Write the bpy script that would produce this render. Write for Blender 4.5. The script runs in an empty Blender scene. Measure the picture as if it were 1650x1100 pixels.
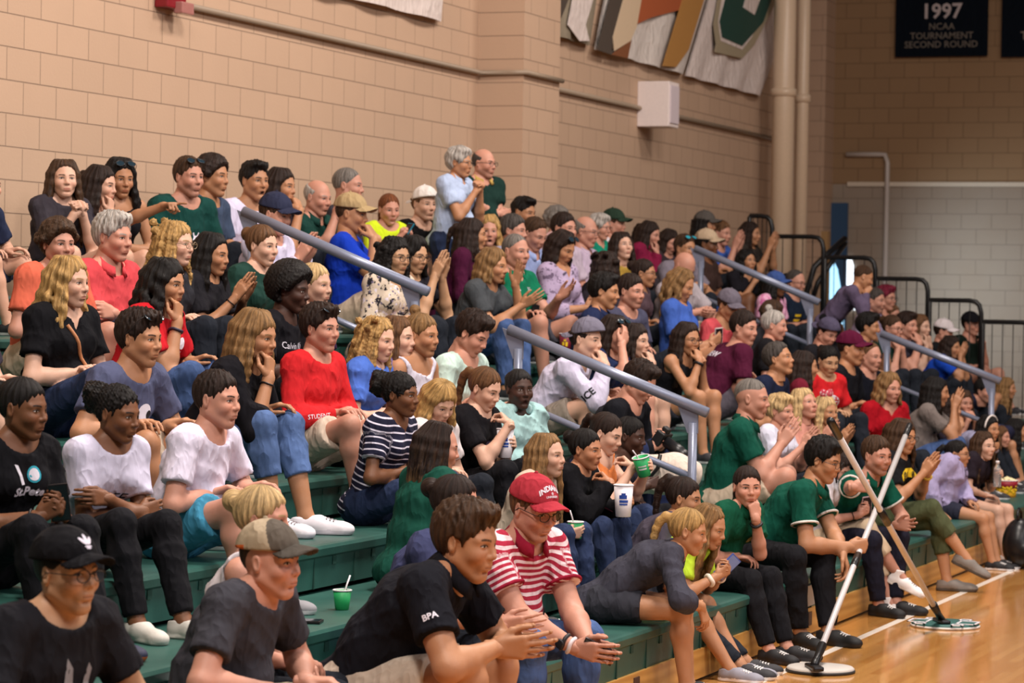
import bpy, bmesh, math, random, zlib
import numpy as np
from mathutils import Vector, Matrix
C = bpy.context
SC = C.scene
COL = SC.collection
# ------------------------------------------------------------------ camera, world, lights, exposure
F_PX, CAM_H, YAW, PITCH, ROLL = 4590.0, 1.93, math.radians(20.45), math.radians(0.74), math.radians(1.0)
cam = bpy.data.cameras.new('camera'); cam.sensor_width = 36.0; cam.lens = 36.0*F_PX/1650.0
cam.clip_end = 200; cam.dof.use_dof = True; cam.dof.focus_distance = 13.5; cam.dof.aperture_fstop = 5.0
camo = bpy.data.objects.new('camera', cam); COL.objects.link(camo); SC.camera = camo
_fw = Vector((math.cos(YAW)*math.cos(PITCH), math.sin(YAW)*math.cos(PITCH), -math.sin(PITCH)))
_rt = Vector((math.sin(YAW), -math.cos(YAW), 0)); _up = _rt.cross(_fw)
_r2 = _rt*math.cos(ROLL) + _up*math.sin(ROLL); _u2 = _up*math.cos(ROLL) - _rt*math.sin(ROLL)
camo.matrix_world = Matrix(((_r2.x,_u2.x,-_fw.x,0),(_r2.y,_u2.y,-_fw.y,0),(_r2.z,_u2.z,-_fw.z,CAM_H),(0,0,0,1)))
RT, UP, FW = np.array(_r2), np.array(_u2), np.array(_fw)
def at_y(px, py, Y):
    "the place point on the vertical plane at distance Y in front of the court line"
    d = FW*F_PX + RT*(px-825) - UP*(py-550); t = Y/d[1]
    return np.array((0,0,CAM_H)) + d*t
def at_x(px, py, X):
    d = FW*F_PX + RT*(px-825) - UP*(py-550); t = X/d[0]
    return np.array((0,0,CAM_H)) + d*t
def at_z(px, py, Z):
    d = FW*F_PX + RT*(px-825) - UP*(py-550); t = (Z-CAM_H)/d[2]
    return np.array((0,0,CAM_H)) + d*t
def proj(p):
    q = np.asarray(p, float)-np.array((0,0,CAM_H)); z = q@FW
    return 825+F_PX*(q@RT)/z, 550-F_PX*(q@UP)/z

w = bpy.data.worlds.new('gym_air'); SC.world = w; w.use_nodes = True
w.node_tree.nodes['Background'].inputs[0].default_value = (0.92, 0.86, 0.95, 1)
w.node_tree.nodes['Background'].inputs[1].default_value = 0.05
def area(name, loc, aim, sx, sy, power, col, spread=180):
    l = bpy.data.lights.new(name, 'AREA'); l.shape = 'RECTANGLE'; l.size = sx; l.size_y = sy; l.energy = power; l.color = col
    l.spread = math.radians(spread)
    o = bpy.data.objects.new(name, l); COL.objects.link(o); o.location = loc
    o.rotation_euler = (Vector(aim)-Vector(loc)).to_track_quat('-Z','Y').to_euler()
    return o
for i, (x, pw) in enumerate(((5,1.1), (12,1.15), (18.5,.85), (25,.42))):
    area('gym_lamp', (x, 3.0, 9.2), (x+0.4, 4.6, 0.8), 1.5, 1.5, 760*pw, (1.0, 0.885, 0.80))
    area('gym_lamp', (x, -5.5, 9.0), (x+0.5, 4.5, 0.8), 1.5, 1.5, 300*pw, (1.0, 0.90, 0.83))
area('court_skylight', (8, -7.5, 7.5), (13, 5.5, 1.2), 9.0, 4.0, 330, (0.86, 0.84, 1.0))
area('doorway_daylight', (36.0, 8.3, 2.2), (37.75, 6.8, 2.0), 0.7, 1.8, 26, (0.75, 0.9, 1.0), 120)
SC.view_settings.view_transform = 'Standard'; SC.view_settings.look = 'None'
SC.view_settings.exposure = -0.08; SC.view_settings.gamma = 1.0; SC.view_settings.use_curve_mapping = False
SC.cycles.use_denoising = True
SC.cycles.max_bounces = 6; SC.cycles.diffuse_bounces = 3; SC.cycles.glossy_bounces = 3
SC.cycles.transparent_max_bounces = 6

# ------------------------------------------------------------------ bleacher numbers
ROWS, D1, RUN, SEAT1, RISE = 8, 4.2, 0.58, 0.37, 0.223
X_END = 30.2
def row_y(k): return D1 + RUN*(k-1)
def row_z(k): return SEAT1 + RISE*(k-1) if k >= 1 else 0.0

# ------------------------------------------------------------------ materials
MATS = {}
def srgb(h):
    if isinstance(h, str):
        h = h.lstrip('#'); c = [int(h[i:i+2],16)/255 for i in (0,2,4)]
    else: c = list(h)
    return tuple((x/12.92 if x <= .04045 else ((x+.055)/1.055)**2.4) for x in c)
class NT:
    "small helper to write node trees"
    def __init__(s, name):
        s.m = bpy.data.materials.new(name); s.m.use_nodes = True; s.t = s.m.node_tree
        s.b = s.t.nodes['Principled BSDF']
    def n(s, typ, **kw):
        nd = s.t.nodes.new(typ)
        for k, v in kw.items(): setattr(nd, k, v)
        return nd
    def set(s, sock, v):
        if isinstance(v, bpy.types.NodeSocket): s.t.links.new(v, sock)
        elif v is not None:
            try: sock.default_value = v
            except Exception: sock.default_value = (*v, 1)
    def math(s, op, a, b=None, c=None, clamp=False):
        nd = s.n('ShaderNodeMath', operation=op); nd.use_clamp = clamp
        s.set(nd.inputs[0], a)
        if b is not None: s.set(nd.inputs[1], b)
        if c is not None: s.set(nd.inputs[2], c)
        return nd.outputs[0]
    def mix(s, f, a, b):
        nd = s.n('ShaderNodeMix', data_type='RGBA'); s.set(nd.inputs[0], f); s.set(nd.inputs[6], a); s.set(nd.inputs[7], b)
        return nd.outputs[2]
    def noise(s, vec, scale, detail=3, rough=.55):
        nd = s.n('ShaderNodeTexNoise'); s.set(nd.inputs['Vector'], vec); nd.inputs['Scale'].default_value = scale
        nd.inputs['Detail'].default_value = detail; nd.inputs['Roughness'].default_value = rough
        return nd.outputs['Fac']
    def coord(s, which='Object'): return s.n('ShaderNodeTexCoord').outputs[which]
    def mapping(s, vec, scale=(1,1,1), loc=(0,0,0), rot=(0,0,0)):
        nd = s.n('ShaderNodeMapping'); s.set(nd.inputs[0], vec); nd.inputs['Scale'].default_value = scale
        nd.inputs['Location'].default_value = loc; nd.inputs['Rotation'].default_value = rot
        return nd.outputs[0]
    def attr(s, name): return s.n('ShaderNodeAttribute', attribute_name=name)
    def xyz(s, vec):
        nd = s.n('ShaderNodeSeparateXYZ'); s.set(nd.inputs[0], vec); return nd.outputs
    def ramp(s, f, a, b):
        return s.math('SMOOTHSTEP', a, b, f) if False else s.smooth(f, a, b)
    def smooth(s, v, a, b):
        nd = s.n('ShaderNodeMapRange', interpolation_type='SMOOTHSTEP'); s.set(nd.inputs[0], v)
        nd.inputs[1].default_value = a; nd.inputs[2].default_value = b
        return nd.outputs[0]
    def bump(s, h, strength=.3, dist=.01):
        nd = s.n('ShaderNodeBump'); nd.inputs['Strength'].default_value = strength; nd.inputs['Distance'].default_value = dist
        s.set(nd.inputs['Height'], h); s.t.links.new(nd.outputs[0], s.b.inputs['Normal'])
    def col(s, v): s.set(s.b.inputs['Base Color'], v)
    def rough(s, v, spec=.5, metal=0):
        s.set(s.b.inputs['Roughness'], v); s.b.inputs['Specular IOR Level'].default_value = spec; s.b.inputs['Metallic'].default_value = metal
def c4(h): return (*srgb(h), 1)
def vary(c, f): return tuple(min(1, max(0, x*f)) for x in c[:3]) + (1,)

def folds(n, o):
    "soft ridges running askew, like creased cloth"
    a = n.noise(n.mapping(o,(1,1,.45),rot=(.5,.4,.2)), 9, 2, .45); b = n.noise(n.mapping(o,(1,1,.5),rot=(-.6,.5,1.2)), 15, 2, .45)
    ra = n.math('SUBTRACT', 1, n.math('MULTIPLY', n.math('ABSOLUTE', n.math('SUBTRACT', a, .5)), 4.0), None, True)
    rb = n.math('SUBTRACT', 1, n.math('MULTIPLY', n.math('ABSOLUTE', n.math('SUBTRACT', b, .5)), 4.0), None, True)
    return n.math('ADD', n.math('POWER', ra, 1.6), n.math('MULTIPLY', n.math('POWER', rb, 1.6), .45))
def hair_nodes(n, c, c_dark, tip=None):
    "strands follow the head: 'st' holds the direction round the crown and the height"
    st = n.attr('st').outputs['Vector']; o = n.coord('Object')
    f = n.noise(n.mapping(st,(1,1,1.6)), 8.5, 5, .72); f2 = n.noise(n.mapping(st,(1,1,1.2)), 5, 2); g = n.noise(o, 22, 3)
    lo, hi = vary(c,.28), vary(c,1.3)
    k = n.mix(n.smooth(f,.30,.70), lo, hi); k = n.mix(n.math('MULTIPLY', n.smooth(f2,.4,.65), .5), k, vary(c,.75))
    if tip is not None:
        z = n.xyz(st)[2]; t = n.math('ADD', n.smooth(z, -.10, -.30), n.math('MULTIPLY', n.math('SUBTRACT', f, .5), 1.8), None, True)
        k = n.mix(n.math('MULTIPLY', t, n.smooth(z, .02, -.12)), k, tip)
    n.col(k); n.rough(.46, .22); n.bump(n.math('ADD', f, n.math('MULTIPLY', f2, .8)), .9, .012)
def M(kind, color='#808080', rough=.6, metal=0., name=None):
    key = (kind, str(color), rough, metal)
    if key in MATS: return MATS[key]
    n = NT(name or kind); c = c4(color); o = n.coord('Object')
    if kind == 'plain':
        f = n.noise(o, 35, 2); n.col(n.mix(f, vary(c,.93), vary(c,1.07))); n.rough(rough, .4, metal)
    elif kind == 'cloth':
        f = n.noise(o, 9, 4); g = n.noise(o, 260, 2)
        k = n.mix(f, vary(c,.86), vary(c,1.12)); n.col(n.mix(n.math('MULTIPLY', g, .35), k, vary(c,.8))); n.rough(.9, .12)
        n.bump(n.math('ADD', folds(n, o), n.math('MULTIPLY', g, .03)), .5, .02)
    elif kind == 'denim':
        f = n.noise(o, 7, 3); g = n.noise(n.mapping(o,(1,1,.4)), 240, 2)
        k = n.mix(n.smooth(f,.35,.7), vary(c,.72), vary(c,1.25)); n.col(n.mix(n.math('MULTIPLY', g,.4), k, vary(c,.6))); n.rough(.88, .14)
        n.bump(n.math('ADD', folds(n, o), n.math('MULTIPLY', g,.05)), .5, .02)
    elif kind == 'hair':
        hair_nodes(n, c, vary(c, .5))
    MATS[key] = n.m
    return n.m
def stripes(key, base, stripe, period, duty, name='striped_cloth', base2=None):
    kk = ('stripe', key)
    if kk in MATS: return MATS[kk]
    n = NT(name); t = n.xyz(n.attr('tp').outputs['Vector'])
    z = n.math('ADD', t[2], n.math('MULTIPLY', n.noise(n.coord('Object'), 6, 2), .012))
    fr = n.math('FRACT', n.math('DIVIDE', z, period)); m = n.math('LESS_THAN', fr, duty)
    b = n.mix(n.noise(n.coord('Object'), 9, 3), vary(c4(base),.88), vary(c4(base),1.08))
    n.col(n.mix(m, b, c4(stripe))); n.rough(.88,.2); n.bump(folds(n, n.coord('Object')), .6, .02)
    MATS[kk] = n.m; return n.m
def pattern(key, cols, scale, name='printed_cloth', thr=(.42,.5,.6)):
    kk = ('pattern', key)
    if kk in MATS: return MATS[kk]
    n = NT(name); o = n.coord('Object'); f = n.noise(o, scale, 4, .65)
    v = n.n('ShaderNodeTexVoronoi'); n.set(v.inputs['Vector'], o); v.inputs['Scale'].default_value = scale*1.3
    k = n.mix(n.smooth(f, thr[0], thr[0]+.02), c4(cols[0]), c4(cols[1]))
    k = n.mix(n.smooth(f, thr[2], thr[2]+.02), k, c4(cols[2]))
    if len(cols) > 3: k = n.mix(n.math('LESS_THAN', v.outputs['Distance'], .22), k, c4(cols[3]))
    n.col(k); n.rough(.85,.25); n.bump(n.noise(o, 15, 3), .4, .015)
    MATS[kk] = n.m; return n.m

def skin_material():
    n = NT('skin'); sk = n.attr('skin').outputs['Color']; bw = n.attr('brow').outputs['Color']
    prm = n.xyz(n.attr('fprm').outputs['Vector'])          # beard, lip redness, mouth open
    h = n.xyz(n.attr('hp').outputs['Vector']); x, y, z = h[0], h[1], h[2]
    o = n.coord('Object')
    ay = n.math('ABSOLUTE', y)
    front = n.math('GREATER_THAN', x, .05)
    mott = n.noise(o, 22, 4)
    red = n.n('ShaderNodeHueSaturation'); red.inputs['Saturation'].default_value = 1.22; red.inputs['Value'].default_value = .93; n.set(red.inputs['Color'], sk)
    base = n.mix(n.math('MULTIPLY', n.smooth(mott,.4,.7), .22), sk, red.outputs[0])
    # cheeks and nose tip slightly redder
    def ell(cy, cz, ry, rz, soft=.35, yy=ay):
        a = n.math('DIVIDE', n.math('SUBTRACT', yy, cy), ry); b = n.math('DIVIDE', n.math('SUBTRACT', z, cz), rz)
        d = n.math('SQRT', n.math('ADD', n.math('MULTIPLY', a, a), n.math('MULTIPLY', b, b)))
        return n.math('MULTIPLY', n.math('SUBTRACT', 1.0, n.smooth(d, 1-soft, 1+soft)), front)
    blush = n.math('MAXIMUM', ell(.042,-.03,.024,.02,.9), ell(0,-.028,.014,.012,.8))
    rr = n.mix(1.0, sk, sk)
    rd = n.n('ShaderNodeMix', data_type='RGBA', blend_type='MULTIPLY'); n.set(rd.inputs[0], 1.0); n.set(rd.inputs[6], sk); rd.inputs[7].default_value = (1.0,.74,.70,1)
    base = n.mix(n.math('MULTIPLY', blush, .36), base, rd.outputs[2])
    # stubble or beard
    bm = n.math('MULTIPLY', n.smooth(z, -.032, -.05), n.smooth(x, -.02, .02))
    upper = n.math('MULTIPLY', n.math('LESS_THAN', ay, .027), ell(0,-.0445,.027,.0075,.4))
    bm = n.math('MULTIPLY', n.math('MAXIMUM', n.math('MULTIPLY', bm, n.smooth(n.math('ADD', z, n.math('MULTIPLY', ay, -1.2)), -.075, -.1)), upper), n.smooth(n.noise(o,420,2),.25,.6))
    base = n.mix(n.math('MULTIPLY', bm, prm[0], None, True), base, bw)
    # lips
    lip = ell(0, -.0617, .0215, .0080, .25)
    lc = n.n('ShaderNodeMix', data_type='RGBA', blend_type='MULTIPLY'); n.set(lc.inputs[0], 1.0); n.set(lc.inputs[6], sk); lc.inputs[7].default_value = (.82,.46,.46,1)
    base = n.mix(n.math('MULTIPLY', lip, prm[1]), base, lc.outputs[2])
    mo = n.math('MULTIPLY', n.math('SUBTRACT', 1, n.smooth(n.math('ABSOLUTE', n.math('SUBTRACT', z, -.0617)), .0006, .0018)), n.math('LESS_THAN', ay, .021))
    mo = n.math('MULTIPLY', mo, front)
    dk = n.mix(.78, sk, (.03,.008,.008,1))
    base = n.mix(n.math('MULTIPLY', mo, .85), base, dk)
    op = n.math('MULTIPLY', ell(0,-.0672,.0125,.0105,.15), prm[2])
    base = n.mix(op, base, (.035,.010,.010,1))
    # nostrils
    base = n.mix(n.math('MULTIPLY', ell(.0075,-.0365,.0040,.0026,.5), .8), base, dk)
    # brows
    zb = n.math('SUBTRACT', z, n.math('ADD', .0275, n.math('MULTIPLY', n.math('POWER', n.math('SUBTRACT', ay, .034), 2.0), -9.0)))
    br = n.math('MULTIPLY', n.math('SUBTRACT', 1, n.smooth(n.math('ABSOLUTE', zb), .0022, .0050)), n.math('MULTIPLY', n.smooth(ay,.010,.015), n.math('SUBTRACT',1,n.smooth(ay,.046,.053))))
    br = n.math('MULTIPLY', n.math('MULTIPLY', br, n.math('GREATER_THAN', x, .03)), n.smooth(n.noise(o,300,2),.1,.55))
    base = n.mix(n.math('MULTIPLY', br, .97), base, bw)
    # eyes
    zz = n.math('SUBTRACT', z, .0055)
    ry = n.math('DIVIDE', n.math('SUBTRACT', ay, .0325), .0152)
    lid = n.math('SUBTRACT', 1.0, n.math('MULTIPLY', ry, ry))
    up = n.math('MULTIPLY', lid, .0052); lo = n.math('MULTIPLY', lid, -.0040)
    fx = n.math('GREATER_THAN', x, .04)
    eye = n.math('MULTIPLY', n.math('MULTIPLY', n.math('LESS_THAN', zz, up), n.math('GREATER_THAN', zz, lo)), fx)
    eye = n.math('MULTIPLY', eye, n.math('GREATER_THAN', lid, 0))
    lash = n.math('MULTIPLY', n.math('MULTIPLY', n.math('LESS_THAN', n.math('ABSOLUTE', n.math('SUBTRACT', zz, n.math('ADD', up, .0004))), .0024), fx), n.math('GREATER_THAN', lid, -.12))
    crease = n.math('MULTIPLY', n.math('MULTIPLY', n.math('LESS_THAN', n.math('ABSOLUTE', n.math('SUBTRACT', zz, n.math('ADD', up, .0045))), .0009), fx), n.math('GREATER_THAN', lid, .1))
    base = n.mix(n.math('MULTIPLY', crease, .45), base, dk)
    base = n.mix(eye, base, (.46,.42,.40,1))
    ir = n.math('SQRT', n.math('ADD', n.math('POWER', n.math('SUBTRACT', ay, .0325), 2.0), n.math('POWER', n.math('SUBTRACT', zz, .0008), 2.0)))
    base = n.mix(n.math('MULTIPLY', eye, n.math('LESS_THAN', ir, .0066)), base, (.030,.018,.012,1))
    base = n.mix(n.math('MULTIPLY', lash, .85), base, (.02,.012,.01,1))
    n.col(base)
    n.rough(n.math('SUBTRACT', .52, n.math('MULTIPLY', eye, .3)), .35)
    n.b.inputs['Subsurface Weight'].default_value = 0.0
    n.bump(n.noise(o, 190, 2), .12, .004)
    return n.m
# ------------------------------------------------------------------ distance-field mesher (numpy)
def V3(*a): return np.array(a, float)
def unit(v): v = np.asarray(v, float); return v/max(1e-9, np.linalg.norm(v))
class Field:
    def __init__(s, lo, hi, v, big=.25):
        s.lo = np.asarray(lo, float); s.v = v
        s.n = np.ceil((np.asarray(hi)-s.lo)/v).astype(int)+1
        s.ax = [(s.lo[i]+v*np.arange(s.n[i])).astype(np.float32) for i in range(3)]
        s.F = np.full(s.n, big, np.float32)
    def reg(s, lo, hi):
        a = np.clip(np.floor((lo-s.lo)/s.v).astype(int), 0, s.n); b = np.clip(np.ceil((hi-s.lo)/s.v).astype(int)+1, 0, s.n)
        sl = tuple(slice(a[i], b[i]) for i in range(3))
        if any(b[i] <= a[i] for i in range(3)): return None, None
        P = [s.ax[0][sl[0]][:,None,None], s.ax[1][sl[1]][None,:,None], s.ax[2][sl[2]][None,None,:]]
        return sl, P
    def put(s, sl, d, k, sub=False):
        A = s.F[sl]
        if sub:
            d = -d
            if k > 0:
                h = np.clip(.5-.5*(d-A)/k, 0, 1); s.F[sl] = d*(1-h)+A*h+k*h*(1-h) if False else (A*h+d*(1-h)+k*h*(1-h))
            else: s.F[sl] = np.maximum(A, d)
        elif k > 0:
            h = np.clip(.5+.5*(A-d)/k, 0, 1); s.F[sl] = A+(d-A)*h-k*h*(1-h)
        else: s.F[sl] = np.minimum(A, d)
    def cap(s, a, b, ra, rb, k=.02, flat=None, sub=False, cut=None):
        "tapered capsule; flat=(axis, factor) widens the section along an axis"
        a = np.asarray(a, float); b = np.asarray(b, float); R = max(ra, rb)*(max(1, flat[1]) if flat else 1)+k+2*s.v
        sl, P = s.reg(np.minimum(a,b)-R, np.maximum(a,b)+R)
        if sl is None: return
        ab = b-a; L2 = max(1e-9, ab@ab)
        q = [P[i]-np.float32(a[i]) for i in range(3)]
        t = np.clip((q[0]*np.float32(ab[0])+q[1]*np.float32(ab[1])+q[2]*np.float32(ab[2]))/np.float32(L2), 0, 1)
        e = [q[i]-t*np.float32(ab[i]) for i in range(3)]
        d2 = e[0]*e[0]+e[1]*e[1]+e[2]*e[2]
        if flat:
            u, f = flat; c = e[0]*np.float32(u[0])+e[1]*np.float32(u[1])+e[2]*np.float32(u[2])
            d2 = d2 - c*c*np.float32(1-1/(f*f))
        D = np.sqrt(np.maximum(d2,0))-(np.float32(ra)+t*np.float32(rb-ra))
        if cut is not None:
            u = ab/math.sqrt(L2); D = np.maximum(D, (q[0]-np.float32(ab[0]))*np.float32(u[0])+(q[1]-np.float32(ab[1]))*np.float32(u[1])+(q[2]-np.float32(ab[2]))*np.float32(u[2])-np.float32(cut))
        s.put(sl, D, k, sub)
    def ell(s, c, r, k=.01, R=None, sub=False):
        "ellipsoid with radii r, optionally turned by the 3x3 matrix R (columns are its axes)"
        c = np.asarray(c, float); r = np.asarray(r, float); m = max(r)+k+2*s.v
        sl, P = s.reg(c-m, c+m)
        if sl is None: return
        q = [P[i]-np.float32(c[i]) for i in range(3)]
        if R is not None: q = [q[0]*np.float32(R[0,i])+q[1]*np.float32(R[1,i])+q[2]*np.float32(R[2,i]) for i in range(3)]
        k0 = np.sqrt(sum((q[i]/np.float32(r[i]))**2 for i in range(3)))+1e-6
        k1 = np.sqrt(sum((q[i]/np.float32(r[i]**2))**2 for i in range(3)))+1e-6
        s.put(sl, k0*(k0-1)/k1, k, sub)
    def plane(s, p, n, k=0):
        "keep the side the normal points away from"
        n = unit(n); X, Y, Z = s.ax
        d = (X[:,None,None]-np.float32(p[0]))*np.float32(n[0])+(Y[None,:,None]-np.float32(p[1]))*np.float32(n[1])+(Z[None,None,:]-np.float32(p[2]))*np.float32(n[2])
        if k > 0:
            h = np.clip(.5-.5*(d-s.F)/k, 0, 1); s.F = s.F*h+d*(1-h)+k*h*(1-h)
        else: s.F = np.maximum(s.F, d)
    def grid(s): return s.ax[0][:,None,None], s.ax[1][None,:,None], s.ax[2][None,None,:]
    def mesh(s):
        F = s.F; S = F < 0
        S[0]=S[-1]=False; S[:,0]=S[:,-1]=False; S[:,:,0]=S[:,:,-1]=False
        F = np.where(S, np.minimum(F,-1e-6), np.maximum(F,1e-6))
        nx, ny, nz = F.shape
        acc = np.zeros((nx-1,ny-1,nz-1), np.int8)
        cr = [(i,j,k) for i in (0,1) for j in (0,1) for k in (0,1)]
        for i,j,k in cr: acc += S[i:nx-1+i, j:ny-1+j, k:nz-1+k]
        act = (acc > 0) & (acc < 8); idx = np.argwhere(act)
        if len(idx) == 0: return np.zeros((0,3)), np.zeros((0,4),int)
        ids = np.full(act.shape, -1, np.int32); ids[act] = np.arange(len(idx))
        val = {c: F[idx[:,0]+c[0], idx[:,1]+c[1], idx[:,2]+c[2]] for c in cr}
        pos = np.zeros((len(idx),3)); cnt = np.zeros(len(idx))
        for c in cr:
            for a in range(3):
                if c[a] == 0:
                    d = list(c); d[a] = 1; d = tuple(d); fa, fb = val[c], val[d]
                    m = (fa < 0) != (fb < 0); t = np.where(m, fa/np.where(m, fa-fb, 1), 0)
                    p = np.array(c, float)[None,:]+t[:,None]*(np.array(d)-np.array(c))[None,:]
                    pos[m] += p[m]; cnt[m] += 1
        verts = s.lo+s.v*(idx+pos/cnt[:,None])
        quads = []
        for a in range(3):
            b, c = [(1,2),(2,0),(0,1)][a]
            def sh(db, dc, base):
                e = base.copy(); e[:,b] += db; e[:,c] += dc; return e
            s0 = [slice(1,-1)]*3; s0[a] = slice(0,-1); s1 = [slice(1,-1)]*3; s1[a] = slice(1,None)
            A, B = S[tuple(s0)], S[tuple(s1)]
            e = np.argwhere(A != B)
            if not len(e): continue
            fl = A[e[:,0],e[:,1],e[:,2]]
            off = np.ones(3,int); off[a] = 0; e = e+off
            q = np.stack([ids[tuple(sh(db,dc,e).T)] for db,dc in ((-1,-1),(0,-1),(0,0),(-1,0))], 1)
            q[~fl] = q[~fl][:, ::-1]; quads.append(q)
        return verts, np.concatenate(quads)

def make_mesh(name, verts, faces, mats, mi=None, smooth=True, attrs=None):
    me = bpy.data.meshes.new(name); verts = np.asarray(verts, np.float32); me.vertices.add(len(verts)); me.vertices.foreach_set('co', verts.ravel())
    if isinstance(faces, np.ndarray):
        k = faces.shape[1]; me.loops.add(faces.size); me.polygons.add(len(faces))
        me.loops.foreach_set('vertex_index', faces.astype(np.int32).ravel()); me.polygons.foreach_set('loop_start', np.arange(0, faces.size, k, dtype=np.int32))
    else:
        tot = sum(len(f) for f in faces); me.loops.add(tot); me.polygons.add(len(faces))
        me.loops.foreach_set('vertex_index', np.array([i for f in faces for i in f], np.int32))
        st = np.cumsum([0]+[len(f) for f in faces[:-1]]).astype(np.int32); me.polygons.foreach_set('loop_start', st)
    for m in (mats if isinstance(mats, (list, tuple)) else [mats]): me.materials.append(m)
    if mi is not None: me.polygons.foreach_set('material_index', np.asarray(mi, np.int32))
    me.update(calc_edges=True); me.validate()
    me.polygons.foreach_set('use_smooth', np.full(len(me.polygons), smooth))
    for k, v in (attrs or {}).items():
        v = np.asarray(v, np.float32)
        if v.shape[1] == 4: a = me.attributes.new(k, 'FLOAT_COLOR', 'POINT'); a.data.foreach_set('color', v.ravel())
        else: a = me.attributes.new(k, 'FLOAT_VECTOR', 'POINT'); a.data.foreach_set('vector', v.ravel())
    return me
def link(name, me, parent=None, loc=None):
    o = bpy.data.objects.new(name, me); COL.objects.link(o)
    if parent is not None: o.parent = parent
    if loc is not None: o.location = loc
    return o
def tag(o, label, cat, group=None):
    o['label'] = label; o['category'] = cat
    if group: o['group'] = group
    return o
class MB:
    "plain polygon builder for boxes, tubes, lathes and plates"
    def __init__(s): s.v = []; s.f = []; s.mi = []; s.cur = 0
    def add(s, vs, fs):
        n = len(s.v); s.v += [tuple(map(float, p)) for p in vs]; s.f += [tuple(i+n for i in f) for f in fs]; s.mi += [s.cur]*len(fs)
    def box(s, lo, hi, M4=None, bev=0):
        x0,y0,z0 = lo; x1,y1,z1 = hi
        vs = [(x,y,z) for x in (x0,x1) for y in (y0,y1) for z in (z0,z1)]
        fs = [(0,1,3,2),(4,6,7,5),(0,4,5,1),(2,3,7,6),(0,2,6,4),(1,5,7,3)]
        if bev:
            bm = bmesh.new(); bv = [bm.verts.new(p) for p in vs]
            for f in fs: bm.faces.new([bv[i] for i in f])
            bmesh.ops.bevel(bm, geom=list(bm.edges), offset=bev, segments=2, affect='EDGES', profile=.6)
            bm.verts.index_update(); vs = [tuple(q.co) for q in bm.verts]; fs = [tuple(q.index for q in f.verts) for f in bm.faces]; bm.free()
        if M4 is not None: vs = [tuple(M4 @ Vector(p)) for p in vs]
        s.add(vs, fs); return s
    def tube(s, pts, r, n=10, closed=False, flat=None):
        pts = [np.asarray(p, float) for p in pts]; m = len(pts); rs = r if isinstance(r, (list, tuple, np.ndarray)) else [r]*m
        vs = []; prev = None
        for i, p in enumerate(pts):
            if closed: t = unit(pts[(i+1)%m]-pts[i-1])
            else: t = unit(pts[min(i+1,m-1)]-pts[max(i-1,0)])
            if prev is None:
                a = V3(0,0,1) if abs(t[2]) < .9 else V3(1,0,0)
            else: a = prev
            u = unit(np.cross(t, np.cross(a, t))); prev = u; v = np.cross(t, u)
            for j in range(n):
                th = 2*math.pi*j/n; vs.append(p+rs[i]*(math.cos(th)*u*(flat or 1)+math.sin(th)*v))
        fs = []
        for i in range(m if closed else m-1):
            for j in range(n): fs.append((i*n+j, i*n+(j+1)%n, ((i+1)%m)*n+(j+1)%n, ((i+1)%m)*n+j))
        if not closed: fs += [tuple(range(n))[::-1], tuple(range((m-1)*n, m*n))]
        s.add(vs, fs); return s
    def lathe(s, prof, n=24, org=(0,0,0), M4=None):
        vs = [(org[0]+r*math.cos(2*math.pi*j/n), org[1]+r*math.sin(2*math.pi*j/n), org[2]+z) for r, z in prof for j in range(n)]
        fs = [(i*n+j, i*n+(j+1)%n, (i+1)*n+(j+1)%n, (i+1)*n+j) for i in range(len(prof)-1) for j in range(n)]
        fs += [tuple(range(n))[::-1], tuple(range((len(prof)-1)*n, len(prof)*n))]
        if M4 is not None: vs = [tuple(M4 @ Vector(p)) for p in vs]
        s.add(vs, fs); return s
    def build(s, name, mats, parent=None, smooth=True, loc=None, sharp=None):
        me = make_mesh(name, s.v, s.f, mats, s.mi, smooth)
        if sharp:
            me.set_sharp_from_angle(angle=math.radians(sharp))
        return link(name, me, parent, loc)
def empty(name, loc, label=None, cat=None, group=None):
    o = bpy.data.objects.new(name, None); COL.objects.link(o); o.location = loc; o.empty_display_size = .1
    if label: tag(o, label, cat, group)
    return o
def frame_m(o, x, y, z):
    return Matrix(((x[0],y[0],z[0],o[0]),(x[1],y[1],z[1],o[1]),(x[2],y[2],z[2],o[2]),(0,0,0,1)))

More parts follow.
